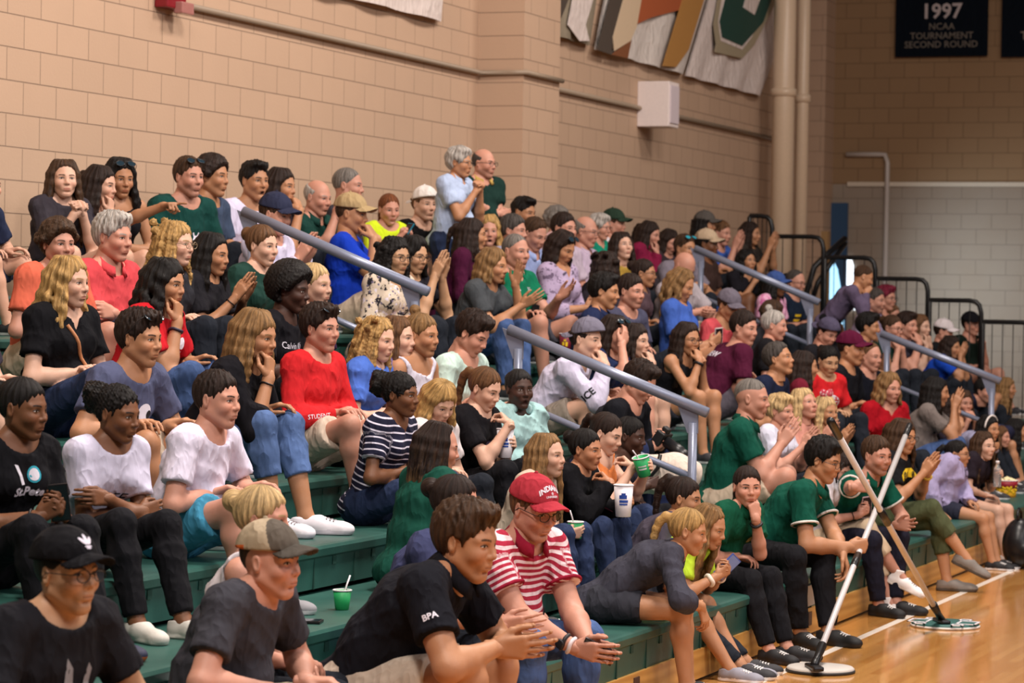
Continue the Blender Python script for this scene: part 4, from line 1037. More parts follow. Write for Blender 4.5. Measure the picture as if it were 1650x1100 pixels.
banner('photo banner with white cloth and tan limb, beside the logo banner', [(1032,-300),(1216,-260),(1102,120),(958,80)], M('cloth','#cfc6bf',name='banner_cloth'),
       [('printed_area', [(975,0),(1000,-5),(990,50),(985,88),(962,80)], bk, .05), ('printed_area', [(1012,-5),(1102,-5),(1096,16),(1050,28),(1024,40),(1018,20)], br_, .05), ('printed_area', [(1105,-20),(1142,-20),(1110,80),(1090,108),(1068,106)], sk2, .055),
        ('printed_area', [(1000,0),(1010,2),(1026,44),(1016,66),(990,82),(988,60)], M('plain','#c9b295',.7), .056), ('printed_area', [(990,84),(1018,64),(1012,94),(986,88)], M('plain','#7a4a2c',.7), .05)], grow=62)
banner('white banner with a dark green angular letter, right of the photo banners', [(1173,-110),(1318,-90),(1226,155),(1104,122)], wh,
       [('letter_outline', [(1160,-20),(1150,40),(1154,72),(1152,84),(1196,94),(1216,72),(1262,-20)], gm, .05), ('letter_outline', [(1166,-20),(1158,36),(1162,66),(1196,80),(1210,62),(1252,-20)], wh, .055),
        ('letter', [(1174,-20),(1160,34),(1164,60),(1196,74),(1230,36),(1250,-20)], gn, .062), ('letter_gap', [(1206,-20),(1198,12),(1216,24),(1232,-20)], wh, .068)])
def text_mesh(txt, size, m, name='lettering', ext=.002, bold=0):
    cu = bpy.data.curves.new(name, 'FONT'); cu.body = txt; cu.size = size; cu.align_x = 'CENTER'; cu.align_y = 'CENTER'; cu.extrude = ext; cu.offset = bold; cu.resolution_u = 2
    t_ = bpy.data.objects.new(name, cu); COL.objects.link(t_); C.view_layer.update()
    me = bpy.data.meshes.new_from_object(t_.evaluated_get(C.evaluated_depsgraph_get())); bpy.data.objects.remove(t_); me.materials.clear(); me.materials.append(m); me.name = name
    return me
def end_banner(xa, xb, yb, label, lines):
    X_ = XE-.08; a_, b_ = at_x(xa, yb, X_), at_x(xb, yb, X_); z0_ = (a_[2]+b_[2])/2
    rt = empty('banner', (X_, a_[1], z0_), label, 'banner', 'dark championship banners'); w_ = a_[1]-b_[1]
    n_ = MB(); n_.box((0,-w_,0), (.02,0,2.4)); n_.build('cloth', M('cloth','#0a121c',name='banner_cloth'), rt, smooth=False)
    for txt, py, hpx, col_, bd, dx in lines:
        me = text_mesh(txt, hpx, M('plain',col_,.7), bold=bd); o_ = link('lettering', me, rt)
        p_ = at_x((xa+xb)/2+dx, py, X_); o_.location = (-.012, p_[1]-a_[1], p_[2]-z0_); o_.rotation_euler = (math.pi/2, 0, -math.pi/2)
s_ = 1/120
end_banner(1442, 1591, 91, 'dark navy banner reading 1997 on the end wall', [('1997',19,33*s_,'#b9aeae',.006,1),('NCAA',43,15*s_,'#6f675e',.001,1),('TOURNAMENT',58,15*s_,'#6f675e',.001,1),('SECOND ROUND',72,15*s_,'#6f675e',.001,0)])
end_banner(1613, 1764, 91, 'dark navy banner cut off by the right frame edge', [('T',58,18*s_,'#8b8178',.002,-38)])
# ------------------------------------------------------------------ the spectators (head place in the frame, row, look)
PUR, MAR, GRN, NVY, BLK, WHT, GRY, SLT = '#8a7fa8', '#4d1228', '#12513f', '#1b2236', '#151518', '#d0cbe4', '#3b3c42', '#4f5272'
JN = ('long','#455c8a','denim'); DJ = ('long','#2a3654','denim'); BP = ('long','#17171b'); KH = ('shorts','#b8a793'); BS = ('short','#26262c'); GS = ('shorts','#4c4c55'); NS = ('shorts','#20263a')
P = person
def leaf(cy, cz, ry, rz, rot): return [(cy+ry*math.cos(t)*math.cos(rot)-rz*math.sin(t)*math.sin(rot), cz+ry*math.cos(t)*math.sin(rot)+rz*math.sin(t)*math.cos(rot)) for t in np.linspace(0, 2*math.pi, 14, endpoint=False)]
TREFOIL = [leaf(0,.100,.0065,.016,0), leaf(.013,.095,.0060,.015,-.75), leaf(-.013,.095,.0060,.015,.75), leaf(0,.078,.014,.0030,0), leaf(0,.0725,.010,.0025,0)]
# the two court mops: pole foot, pole tip and where each hand grips
def on_pole(a, b, py):
    t = 0.
    for i in range(400):
        q = a+(b-a)*i/399
        if proj(q)[1] <= py: return q
    return b
MOPS = []
for base_px, tip_px, dy, grip in (((1312,1072),(1466,684),.30,884),((1517,998),(1337,676),.05,810)):
    a = at_z(*base_px, .05); b = at_y(*tip_px, a[1]+dy); MOPS.append((a, b, on_pole(a, b, grip)))
    print('MOP', a, b, np.linalg.norm(b-a))
# top row against the wall
P('person at the left frame edge in navy top with bare knee raised', -24, 300, 8, hair=('short','d'), top=('tee','#252c44'), legs=NS, rh='lap', lh='knee', yaw=5)
P('girl with very long brown hair and dark grey top, looking toward the court', 103, 290, 8, 'f', yaw=25, hy=48, pit=-2, hair=('long','b'), top=('tee','#37333a'), rh='fists', lh='fists', hvar=.8, legs=BS, skin='F')
P('dark-haired woman in profile with lilac lanyard, between long brown hair and black sunglasses', 163, 299, 8, 'f', yaw=0, pit=8, hair=('half','d'), top=('tank','#2a2630'), rh='chin', lh='lap', legs=BS)
P('woman in black tank with sunglasses on her dark hair, pointing with one arm', 194, 288, 8, 'f', yaw=32, hy=38, pit=10, hair=('long','k'), top=('tank','#15151a'), lh='lap', rh='point', glasses='sup', legs=BS, hvar=.2, skin='T')
P('broad man in green tee with sunglasses on his brown hair', 304, 286, 8, 'm', yaw=22, hy=26, hair=('short','b'), top=('tee','#143f3a'), rh='lap', lh='lap', fat=.35, beard=.25, glasses='sup', skin='P', key='greentee', head='')
P('young man with dark curls and slate tee behind the green tee man', 343, 285, 8, 'm', yaw=2, hy=4, hair=('curly','d'), top=('tee','#3c4960'), rh='lap', lh='lap', skin='T')
P('man in white tee shouting, black hair, top row', 410, 292, 8, 'm', yaw=24, hy=28, hair=('quiff','k'), top=('tee',WHT), rh='lap', lh='lap', skin='T', open_=1, head='', legs=NS)
P('woman with long dark hair resting fingers on her lips, beside shouting man', 454, 301, 8, 'f', yaw=0, hy=6, pit=6, hair=('long','d'), top=('tank','#2b2126'), rh='mouth', lh='lap', skin='T')
P('balding white-haired man in dark green polo clapping, top row', 512, 319, 8, 'm', yaw=10, hy=14, pit=10, hair=('fringe','w'), top=('polo','#173a34'), rh='claphigh', lh='claphigh', fat=.4, skin='P', head='o')
P('man with grey crew cut and dark grey tee, behind the khaki cap', 561, 300, 8, 'm', yaw=-12, hy=-8, hair=('buzz','s'), top=('tee','#37353d'), rh='lap', lh='lap', skin='P')
P('woman in neon yellow top raising a teal phone', 627, 338, 8, 'f', yaw=30, hy=45, pit=10, hair=('pony','r'), top=('tee','#c9e02a'), rh='phonehigh', lh='phonehigh', key='tealphone', skin='P', legs=BS)
P('young man in black tee and backward white cap clapping', 683, 330, 8, 'm', yaw=18, hy=28, hair=('short','m'), top=('tee',BLK), rh='claphigh', lh='claphigh', cap=dict(c='#e6e1dd', back=1), legs=KH, key='wcap', skin='F', beard=.1)
P('standing older woman with grey hair and pale blue polo, hands clasped high', 741, 263, 7, 'f', yaw=8, hy=4, stand=row_z(6), lean=6, hair=('pixie','w'), top=('polo','#aebfdd'), legs=DJ, rh='fists', lh='fists', glasses='c', skin='T', fat=.3, head='o', hb=.35)
P('standing bald man with goatee and glasses, arms crossed in dark green polo', 780, 264, 7, 'm', yaw=34, hy=14, stand=row_z(7)-.05, lean=2, hair=('fringe','x'), top=('polo','#18312c','#b89a55'), legs=DJ, rh='cross', lh='cross', glasses='c', skin='P', beard=.45, fat=.5, hb=.40)
P('black-haired man half hidden right behind the greying man, by the pilaster', 844, 343, 8, 'm', yaw=10, hy=14, pit=10, hair=('quiff','k'), top=('tee','#3a3238'), skin='T')
P('grey curly-haired person in pale pink top by the wall', 899, 357, 8, 'f', yaw=-20, hy=-25, hair=('curly','s'), top=('tee','#c8a3a3'), skin='P')
P('man with dark brown hair partly hidden behind the floral blouse woman', 909, 369, 7, 'm', yaw=12, hy=20, hair=('short','d'), top=('shirt','#b8a9b9'), skin='P')
P('older balding man in lavender shirt with glasses, red-faced', 944, 374, 7, 'm', yaw=4, hy=4, pit=8, hair=('fringe','s'), top=('shirt','#b4a3b8'), glasses='c', skin='P', fat=.4, lean=10)
P('white-haired woman with glasses and bright teal green tee', 967, 367, 8, 'f', yaw=4, hy=8, pit=6, hair=('pixie','w'), top=('vneck','#15846a'), glasses='c', skin='P', fat=.4, head='o', hb=.1)
P('man in dark green cap and white shirt by the wall', 990, 361, 8, 'm', yaw=0, hy=0, hair=('short','b'), top=('tee','#d9cfd4'), cap=dict(c='#26382c'), skin='P')
P('person in raspberry hooded top with dark hair, leaning on a hand', 1047, 378, 8, 'f', yaw=2, hy=4, pit=14, lean=26, hair=('half','d'), top=('hoodie','#7a1a3c'), rh='chin', lh='lap', skin='P', legs=BP)
P('girl with dark hair looking down, beside raspberry hooded top', 1078, 390, 8, 'f', yaw=18, hy=22, pit=22, hair=('long','d'), top=('tee','#3b2f35'), lean=24, skin='P')
P('woman in grey cap over thick black hair, top row at the far end', 1137, 362, 8, 'f', yaw=0, hy=-4, hair=('long','k'), top=('tee','#2c2730'), cap=dict(c='#55504c'), skin='T')
P('reddish-haired man in blue tee clapping, far end of top row', 1162, 376, 8, 'm', yaw=14, hy=14, pit=8, hair=('short','m'), top=('tee','#3f62b4'), rh='claphigh', lh='claphigh', skin='P')
P('woman with long brown hair raising both palms, last on the top row', 1210, 377, 8, 'f', yaw=10, hy=4, hair=('long','d'), top=('tee','#3a332e'), rh='claphigh', lh='claphigh', skin='T')
# seventh row
P('person in navy cap and white long sleeves clapping under the handrail', 445, 347, 7, 'm', yaw=6, hy=6, pit=12, hair=('short','b'), top=('long',WHT), rh='clap', lh='clap', cap=dict(c='#2b2f45'), skin='P')
P('man in bright royal blue tee and khaki cap, hand at his mouth', 567, 346, 7, 'm', yaw=-14, hy=-6, pit=6, lean=18, hair=('buzz','b'), top=('tee','#1438b0'), rh='mouth', lh='mouth', cap=dict(c='#a8916b'), skin='T', legs=KH, fat=.3)
P('woman with dark ponytail and plum long sleeve, turned to the shouting blonde', 762, 379, 7, 'f', yaw=-10, hy=-22, hair=('half','d'), top=('long','#43122f'), rh='lap', lh='lap', skin='T', hb=.2)
P('blonde woman with open mouth behind plum long sleeve', 786, 373, 7, 'f', yaw=40, hy=58, hair=('wavy','y'), top=('tee','#8c7a6c'), open_=1, skin='P', hb=.35)
P('greying dark-haired man right behind the emerald polo man', 827, 373, 7, 'm', yaw=0, hy=2, hair=('short','x'), top=('tee','#8c8a9e'), skin='P', beard=.2)
P('man with receding brown hair and light blue shirt looking down at lanyard', 861, 378, 7, 'm', yaw=14, hy=20, pit=24, hair=('short','b'), top=('shirt','#93a3d0'), rh='phone', lh='lap', skin='P', hvar=.9)
P('woman in purple patterned blouse with sunglasses on head, looking down', 906, 400, 6, 'f', yaw=10, hy=14, pit=26, hair=('long','d'), top=('blouse', pattern('purple blouse',['#6a5a72','#a897b4','#4c4258'],14)), rh='phone', lh='phone', glasses='sup', skin='T', fat=.2, ghi=1.12)
P('girl with long brown hair and mustard top, gazing up', 1003, 397, 7, 'f', yaw=24, hy=40, pit=-8, hair=('long','d'), top=('tee','#a98a3d'), skin='F', lean=20)
P('man in grey tee with mirrored blue sunglasses on his forehead', 1104, 401, 7, 'm', yaw=20, hy=28, lean=24, hair=('short','b'), top=('tee','#77707c'), glasses='supb', skin='T', rh='clasp', lh='clasp', beard=.2)
P('dark-skinned person in tan cap and brown top, far upper rows', 1140, 394, 7, 'm', yaw=4, hy=6, hair=('short','k'), top=('tee','#3a2a26'), cap=dict(c='#b7a187'), skin='B', legs=('shorts','#3b5fa8'))
P('woman with shoulder-length black hair and black neckline top, hand on chest', 1204, 421, 7, 'f', yaw=30, hy=34, pit=-2, hair=('wavy','k'), top=('vneck','#1a181e'), rh='fists', lh='lap', skin='T')
P('bald man with glasses and navy tee with yellow lettering', 1282, 455, 6, 'm', yaw=14, hy=16, pit=12, hair=('buzz','x'), top=('tee','#1b2638'), glasses='c', skin='P', rh='lap', lh='lap', key='baldnavy', hvar=1.6, fat=.2)
# sixth row
P('woman with short curly brown hair and orange tee', 94, 394, 6, 'f', yaw=20, hy=30, pit=4, hair=('curly','b'), top=('tee','#d0664e'), rh='lap', lh='lap', skin='P', fat=.35, head='o', legs=KH)
P('older white-haired man in coral red shirt, arms folded', 183, 383, 6, 'm', yaw=12, hy=10, pit=6, hair=('thick','w'), top=('shirt','#c8474d'), rh='cross', lh='cross', skin='P', fat=.35, head='o', legs=DJ)
P('woman with curly blonde hair and glasses behind the long black hair girl', 284, 394, 6, 'f', yaw=0, hy=4, pit=4, hair=('curlylong','y'), top=('tee','#2a2a30'), glasses='cg', skin='F', fat=.25)
P('girl with long straight black hair and black tee, clapping', 343, 411, 6, 'f', yaw=4, hy=4, pit=8, lean=18, hair=('long','k'), top=('tee','#1b1a1f'), rh='clap', lh='clap', skin='T', hvar=.5, key='lblack', legs=BP)
P('young woman with pulled-back light brown hair and bottle green tee', 423, 397, 6, 'f', yaw=10, hy=14, pit=6, hair=('bun','m'), top=('tee','#1d3a33'), skin='F', rh='lap', lh='lap')
P('woman with black curls and glasses in a black and cream patterned blouse', 637, 414, 6, 'f', yaw=14, hy=22, pit=8, hair=('curlylong','k'), top=('blouse', pattern('cream blouse',['#1d1a22','#c9b9a6','#d8cfdc','#6a6278'],20)), glasses='c', skin='E', rh='lap', lh='lap', fat=.3, hb=.2)
P('woman with glasses and black top clapping behind the patterned blouse', 667, 412, 6, 'f', yaw=10, hy=18, pit=12, hair=('bob','k'), top=('tee','#1c1a22'), glasses='c', skin='E', rh='claphigh', lh='claphigh', hb=.32)
P('woman with light brown bob and charcoal tee, clapping wide', 795, 429, 6, 'f', yaw=6, hy=6, pit=8, lean=24, hair=('bob','g'), top=('tee','#45494d'), rh='clapout', lh='claphigh', skin='T', fat=.2, legs=JN)
P('grey-haired man in emerald green polo, chin up', 831, 406, 6, 'm', yaw=16, hy=24, pit=4, hair=('buzz','s'), top=('polo','#0f6a4c'), rh='thigh', lh='clapout', skin='P', key='polo', legs=GS)
P('dark curly head seen from behind, below the girl in mustard top', 980, 432, 6, 'f', yaw=-50, hy=-60, hair=('curlylong','d'), top=('tee','#2b2730'), skin='T', lean=24)
P('woman with dark pulled-back hair and glasses in profile, mid far rows', 1038, 441, 6, 'f', yaw=-4, hy=-2, hair=('bun','d'), top=('tee','#54424a'), glasses='c', skin='T')
P('bald man bowing his head, pale grey tee and clasped hands', 1102, 431, 6, 'm', yaw=20, hy=24, pit=38, lean=30, hair=('none','x'), top=('tee','#a8a0a6'), rh='clasp', lh='clasp', skin='P', legs=KH)
P('woman in blue hat and pink patterned top, far rows', 1251, 459, 6, 'f', yaw=14, hy=6, hair=('half','k'), top=('tee', pattern('pink top',['#c96a9e','#e0a9c6','#a8447e'],22)), cap=dict(c='#3d5590'), skin='B', fat=.3)
# fifth row
P('blonde woman in black tee with a tan bag strap across her chest', 112, 456, 5, 'f', yaw=14, hy=6, pit=4, hair=('wavy','y'), top=('vneck','#101014'), rh='lap', lh='lap', skin='F', fat=.35, legs=DJ, key='strap', lean=8)
P('woman with thick black hair and red tee, hand raised to her chin', 267, 458, 5, 'f', yaw=0, hy=4, pit=8, lean=18, hair=('wavy','k'), top=('tee','#b81c26'), rh='chin', lh='knee', skin='T', fat=.35, legs=JN, hvar=-.5, key='redtee')
P('man with short afro and black tee with white lettering', 469, 468, 5, 'm', yaw=0, hy=0, pit=8, hair=('afro','k'), top=('tee','#17161b'), skin='D', rh='lap', lh='lap', key='afro', lean=16, legs=BP)
P('blonde girl with pulled-back hair half hidden behind the short afro', 507, 460, 5, 'f', yaw=4, hy=8, hair=('bun','Y'), top=('tee','#3a1f40'), skin='F')
P('man with thick dark hair and dark navy shirt in profile, middle rows', 974, 470, 5, 'm', yaw=-6, hy=-6, pit=8, hair=('thick','k'), top=('shirt','#1f2848'), skin='T', rh='lap', lh='lap')
P('man with brown hair and slate tee smiling, middle rows', 1017, 470, 5, 'm', yaw=16, hy=20, pit=6, hair=('short','d'), top=('tee','#494a60'), skin='P', rh='lap', lh='lap', beard=.2)
P('girl with long wavy blonde hair and blue tee writing on her knee', 1098, 460, 5, 'f', yaw=0, hy=4, pit=24, lean=34, hair=('wavy','g'), top=('tee','#3f5fb0'), rh='phone', lh='lap', skin='T', legs=BS, key='notephone', hvar=.8)
P('man in grey cap and salmon tee looking down, far side of the upper rail', 1174, 493, 5, 'm', yaw=20, hy=28, pit=24, lean=26, hair=('short','b'), top=('tee','#c85058'), cap=dict(c='#6a6470'), skin='T', rh='phone', lh='lap', legs=KH)
P('person with brown curls behind the grey updo woman', 1246, 508, 5, 'f', yaw=-30, hy=-40, lean=30, hair=('curly','b'), top=('tee','#2a2a30'), skin='T')
P('man with grey beard and lavender shirt, right of the bright doorway', 1410, 485, 5, 'm', yaw=10, hy=12, hair=('short','x'), top=('shirt','#b9a8c6'), skin='P', beard=.4)
P('man with glasses and red hair beside lavender shirt', 1428, 481, 5, 'm', yaw=14, hy=18, hair=('thick','#7a2038'), top=('tee','#3b3440'), glasses='c', skin='P', hb=.4)
P('person climbing the far aisle bent forward, purple grey top', 1391, 447, 5, 'm', yaw=0, hy=-25, pit=20, stand=row_z(4)+.02, lean=42, hair=('buzz','b'), top=('long','#5b5068'), legs=BP, rh='fists', lh='down', skin='T', hb=.0)
# fourth row
P('man in slate blue tee with sunglasses in his wavy dark hair', 226, 546, 4, 'm', yaw=10, hy=8, pit=6, lean=20, hair=('thick','d'), top=('tee','#4f5470'), glasses='sup', rh='knee', lh='knee', skin='T', fat=.3, legs=KH, key='slate', beard=.15)
P('blonde woman in black with hand on her cheek, jeans and white sneakers', 413, 543, 4, 'f', yaw=2, hy=6, pit=10, lean=30, hair=('long','g'), top=('roll','#141318'), rh='chin', lh='knee', skin='T', legs=('capri','#566f9e','denim'), shoes=('low','#e6e2ea','#cfc9d4'), key='cheek', hvar=-.6, ft=.46)
P('young man in red long sleeve shirt with sunglasses on his dark hair', 517, 530, 4, 'm', yaw=10, hy=14, pit=4, lean=6, hair=('thick','d'), top=('long','#c22429'), glasses='sup', rh='lap', lh='lap', skin='P', legs=('shorts','#c9b7a6'), key='redlong')
P('girl with long curly blonde hair and blue tee', 609, 548, 4, 'f', yaw=2, hy=8, pit=10, hair=('curlylong','y'), top=('tee','#4a6cc0'), rh='lap', lh='lap', skin='F', hvar=.5, legs=BS, key='curlblue')
P('girl with straight brown hair right behind the curly blonde', 642, 545, 4, 'f', yaw=0, hy=4, hair=('long','m'), top=('tee','#7a6aa0'), skin='F', hb=.38, hvar=.4)
P('man with blond topknot and white tank top', 680, 541, 4, 'm', yaw=10, hy=10, pit=6, hair=('topbun','g'), top=('tank','#cfcad8'), rh='lap', lh='lap', skin='T', beard=.4, legs=GS, key='tank')
P('dark-haired man in pale mint tee looking down', 762, 538, 4, 'm', yaw=8, hy=10, pit=30, lean=24, hair=('thick','d'), top=('tee','#c3dcd2'), rh='lap', lh='lap', skin='P', legs=KH)
P('boy in backward grey cap and white long sleeve, fist at his mouth', 945, 548, 4, 'm', yaw=-4, hy=10, pit=6, lean=34, hair=('short','d'), top=('long','#c9c4dc'), cap=dict(c='#6f6c7c', back=1), rh='mouth', lh='lap', skin='F', legs=('shorts','#8f857a'), key='wlong')
P('woman in navy tee with round sunglasses on her hair, hand over eyes', 991, 539, 4, 'f', yaw=10, hy=22, pit=10, lean=22, hair=('long','d'), top=('tee','#1b2748'), rh='brow', lh='lap', glasses='sup', skin='P', legs=BS)
P('girl with dark hair and pearl bracelet, hand at her nose, navy top', 1025, 550, 4, 'f', yaw=4, hy=12, pit=4, lean=24, hair=('half','d'), top=('tee','#262440'), rh='mouth', lh='lap', skin='F', legs=BS)
P('girl with long brown hair, glasses and black tank, chin on her hand', 1108, 547, 4, 'f', yaw=10, hy=26, pit=8, lean=24, hair=('long','d'), top=('tank','#15151a'), rh='mouth', lh='fists', glasses='c', skin='T', legs=('short','#33343c'), hvar=.6, key='glassgirl')
P('man in maroon crew shirt with his back turned, leaning forward', 1199, 529, 4, 'm', yaw=-38, hy=14, pit=8, lean=30, hair=('short','d'), top=('tee','#4c1630'), rh='lap', lh='knee', skin='P', fat=.25, legs=('shorts','#55505a'), key='crew')
P('woman with messy grey updo, hoop earring and black top', 1248, 525, 4, 'f', yaw=-10, hy=-6, pit=6, hair=('topbun','w'), top=('tee','#17161a'), skin='P')
P('man in backward dark grey cap looking down, behind the red tee woman', 1332, 536, 4, 'm', yaw=20, hy=28, pit=26, hair=('short','d'), top=('tee','#1c1b20'), cap=dict(c='#4f4a60', back=1), skin='P')
P('man with black hair in profile, above the maroon cap', 1400, 527, 4, 'm', yaw=-4, hy=0, hair=('thick','k'), top=('tee','#272a40'), skin='T', rh='lap', lh='mouth')
P('woman with glasses and dark green tee, hands at her chin by the far rail', 1438, 529, 4, 'f', yaw=14, hy=22, pit=8, hair=('bun','b'), top=('vneck','#173029'), glasses='c', rh='chin', lh='chin', skin='P', lean=22)
P('brown-haired boy with hand over his mouth, beside dark green tee woman', 1462, 525, 4, 'm', yaw=14, hy=20, hair=('thick','d'), top=('tee','#2e2a35'), rh='mouth', lh='lap', skin='P', hb=.36, lean=20)
P('girl with long light brown hair and praying hands, between boy and white cap', 1483, 527, 4, 'f', yaw=10, hy=16, hair=('long','m'), top=('tank','#3a3540'), rh='chin', lh='chin', skin='F', hb=.42, lean=22)
P('man in white cap and black tee, by the far guard rail', 1521, 535, 4, 'm', yaw=2, hy=4, pit=12, hair=('short','d'), top=('tee','#17181c'), cap=dict(c='#d8cfd2'), skin='P', hb=.42, lean=18)
P('woman with dark hair and bright blue tee clapping, by the far rail', 1533, 560, 4, 'f', yaw=4, hy=14, pit=6, lean=20, hair=('wavy','d'), top=('tee','#1a46b4'), rh='claphigh', lh='claphigh', skin='T', fat=.3, hb=.05)
P('man in black cap, glasses and very dark green tee, last by the guard rail', 1565, 523, 4, 'm', yaw=20, hy=28, pit=2, hair=('short','k'), top=('tee','#14221c'), cap=dict(c='#15151a'), glasses='c', rh='lap', lh='fists', skin='P', fat=.5, hb=.45, legs=BS)
# third row
P('woman with braided black hair and black tee with white print', 38, 660, 3, 'f', yaw=20, hy=2, pit=6, lean=18, hair=('bun','k'), top=('tee','#16161a'), rh='phone', lh='phone', skin='B', legs=BP, shoes=('low','#2c3048','#d06a32'), key='stpete', ft=.50)
P('girl with big curly dark ponytail and white print tee', 190, 668, 3, 'f', yaw=22, hy=8, pit=10, lean=22, hair=('puff','k'), top=('tee','#c9c6dc'), rh='cross', lh='cross', skin='B', legs=BP, shoes=('slip','#c8c4bc','#d8d4cc'), key='puffwhite', ft=.52)
P('smiling man in white tee and turquoise shorts', 351, 645, 3, 'm', yaw=4, hy=6, pit=4, lean=20, hair=('short','d'), top=('tee','#dcd6ea'), rh='lap', lh='knee', skin='P', legs=('shorts','#3f86a6'), fat=.3, key='whitetee', shoes=('low','#8a8a90','#cfcfd4'))
P('girl with dark hair puff and navy white striped shirt', 645, 637, 3, 'f', yaw=6, hy=6, pit=4, lean=16, hair=('puff','k'), top=('vneck', stripes('navystripe','#191a30','#cfcbdc',.032,.24)), rh='lap', lh='lap', skin='B', legs=DJ, hvar=-1, key='striped')
P('blonde girl in white top looking down at her lap', 708, 650, 3, 'f', yaw=14, hy=30, pit=30, hair=('long','y'), top=('tee','#d8cfd0'), skin='F', rh='lap', lh='lap', hvar=-.3)
P('girl with sleek light brown hair and black tee holding a white cup', 781, 627, 3, 'f', yaw=8, hy=12, pit=22, lean=18, hair=('pony','m'), top=('tee','#141317'), rh='eat', lh='cup', skin='F', key='cupgirl', legs=BP)
P('dark-skinned girl in mint hooded jacket facing the camera, mouth open', 837, 628, 3, 'f', yaw=30, hy=44, pit=2, hair=('bun','k'), top=('hoodie','#9fc4c4'), skin='D', open_=1, rh='lap', lh='lap', key='mint', legs=('shorts','#5a5a62'))
P('dark-haired boy in black jacket bending over a camera', 1031, 616, 3, 'm', yaw=6, hy=8, pit=30, lean=34, hair=('thick','d'), top=('long','#15161c'), rh='phone', lh='phone', skin='P', legs=('long','#222c50','denim'), key='camboy')
P('man with grey-black hair and navy tee gazing upward', 1255, 579, 3, 'm', yaw=6, hy=4, pit=-10, hair=('short','x'), top=('tee','#192038'), skin='T', hvar=.5)
P('girl with long brown hair and dark red top, face turned away', 1297, 591, 3, 'f', yaw=-20, hy=-25, hair=('long','d'), top=('tee','#6a1a2c'), skin='T')
P('woman with dark tied hair and scarlet tee with white print, looking down', 1334, 582, 3, 'f', yaw=34, hy=44, pit=18, hair=('bun','k'), top=('tee','#c02026'), skin='E', key='scarlet', rh='lap', lh='lap')
P('man in maroon baseball cap and black tee', 1372, 563, 3, 'm', yaw=8, hy=8, pit=4, hair=('buzz','d'), top=('tee','#15161c'), cap=dict(c='#541230'), skin='T', rh='lap', lh='lap')
P('stern bald man with navy black tee beside the maroon cap', 1403, 575, 3, 'm', yaw=20, hy=26, pit=6, hair=('buzz','m'), top=('tee','#161822'), skin='P', rh='lap', lh='lap', hb=.36, hvar=1.2)
P('woman with brown bob and crimson sweater, facing the camera', 1433, 626, 2, 'f', yaw=36, hy=36, pit=6, hair=('bob','g'), top=('vneck','#a0101e'), skin='P', rh='lap', lh='lap', fat=.25, head='o', hb=.42)
P('dark-haired man in navy shirt with beard shadow, below the end of the far rail', 1586, 630, 3, 'm', yaw=20, hy=30, pit=4, lean=30, hair=('thick','k'), top=('tee','#1f2236'), skin='P', beard=.4)
P('blond-haired person in profile behind the post of the far rail', 1623, 626, 3, 'f', yaw=0, hy=0, lean=30, hair=('long','g'), top=('tank','#8a6a5a'), skin='T', rh='knee', lh='lap')
# second row
P('woman in green sweater with long dark hair fading to blond tips, seen from behind', 708, 722, 2, 'f', yaw=-52, hy=-30, pit=10, lean=14, hair=('long','d','g'), top=('long','#15483c'), rh='lap', lh='lap', skin='P', legs=BP, hvar=2.6, key='tips', fat=.45)
P('girl with long straight light brown hair and cream top, holding a green paper cup', 883, 735, 2, 'f', yaw=6, hy=10, pit=0, lean=16, hair=('long','g'), top=('tee','#c9b9a6'), rh=((.27,.05,-.20),'grip',(.6,-.6,.1),(-.2,-.8,.2)), lh='lap', skin='F', legs=DJ, key='beige', hvar=.9)
P('girl with sleek dark hair and black sweatshirt nibbling food', 944, 725, 2, 'f', yaw=8, hy=10, pit=6, lean=20, hair=('bun','k'), top=('long','#121216'), rh='eat', lh=((.40,.02,-.06),'grip',(.5,-.6,.3),(-.3,-.8,0)), skin='O', legs=DJ, key='bsweat')
P('girl in bright orange top with dark ponytail spooning from a green cup', 977, 699, 2, 'f', yaw=4, hy=6, pit=20, lean=20, hair=('pony','d'), top=('tank','#d98048'), rh='eat', lh=((.36,.02,.06),'grip',(.5,-.6,.3),(-.3,-.8,0)), skin='F', key='orange', legs=DJ, hb=.40)
P('dark-skinned girl in profile beside the orange top, reaching with a hand', 1016, 704, 2, 'f', yaw=4, hy=4, pit=8, lean=20, hair=('bun','k'), top=('tank','#2a2630'), rh='cup', lh='lap', skin='D', hb=.38, legs=BP, key='darkgirl')
P('man with cropped grey hair and green tee, back to the camera, clapping', 1212, 643, 2, 'm', yaw=-14, hy=-4, pit=6, lean=16, hair=('buzz','s'), top=('polo','#0f4a3c'), rh='clap', lh='clap', skin='P', fat=.4, legs=KH, key='greenback')
P('older blonde woman with pearl necklace and white top, clapping', 1259, 663, 2, 'f', yaw=10, hy=18, pit=4, lean=10, hair=('pixie','Y'), top=('vneck','#cfd0e2'), rh='clap', lh='clap', skin='P', head='o', hb=.36)
P('blonde woman with peach scarf looking upward', 1297, 652, 2, 'f', yaw=16, hy=30, pit=-14, hair=('long','Y'), top=('long','#c98f80'), rh='clap', lh='clap', skin='P', hb=.45)
P('smiling blonde girl with glittery hair bow, clapping', 1331, 664, 2, 'f', yaw=16, hy=30, pit=4, hair=('half','Y'), top=('tank','#3d2a30'), rh='clap', lh='clap', skin='T', open_=1, hb=.50, key='bow')
P('woman with black hair and taupe tee clapping in front of her face', 1510, 632, 2, 'f', yaw=-6, hy=-8, pit=6, lean=24, hair=('long','k'), top=('tee','#736a66'), rh='claphigh', lh='claphigh', skin='T', fat=.4, legs=JN, hb=.34)
P('girl with brown hair peeking just right of the taupe tee woman', 1533, 658, 2, 'f', yaw=14, hy=24, pit=6, hair=('half','d'), top=('tee','#3b3440'), rh='mouth', lh='lap', skin='T', hb=.42, lean=28)
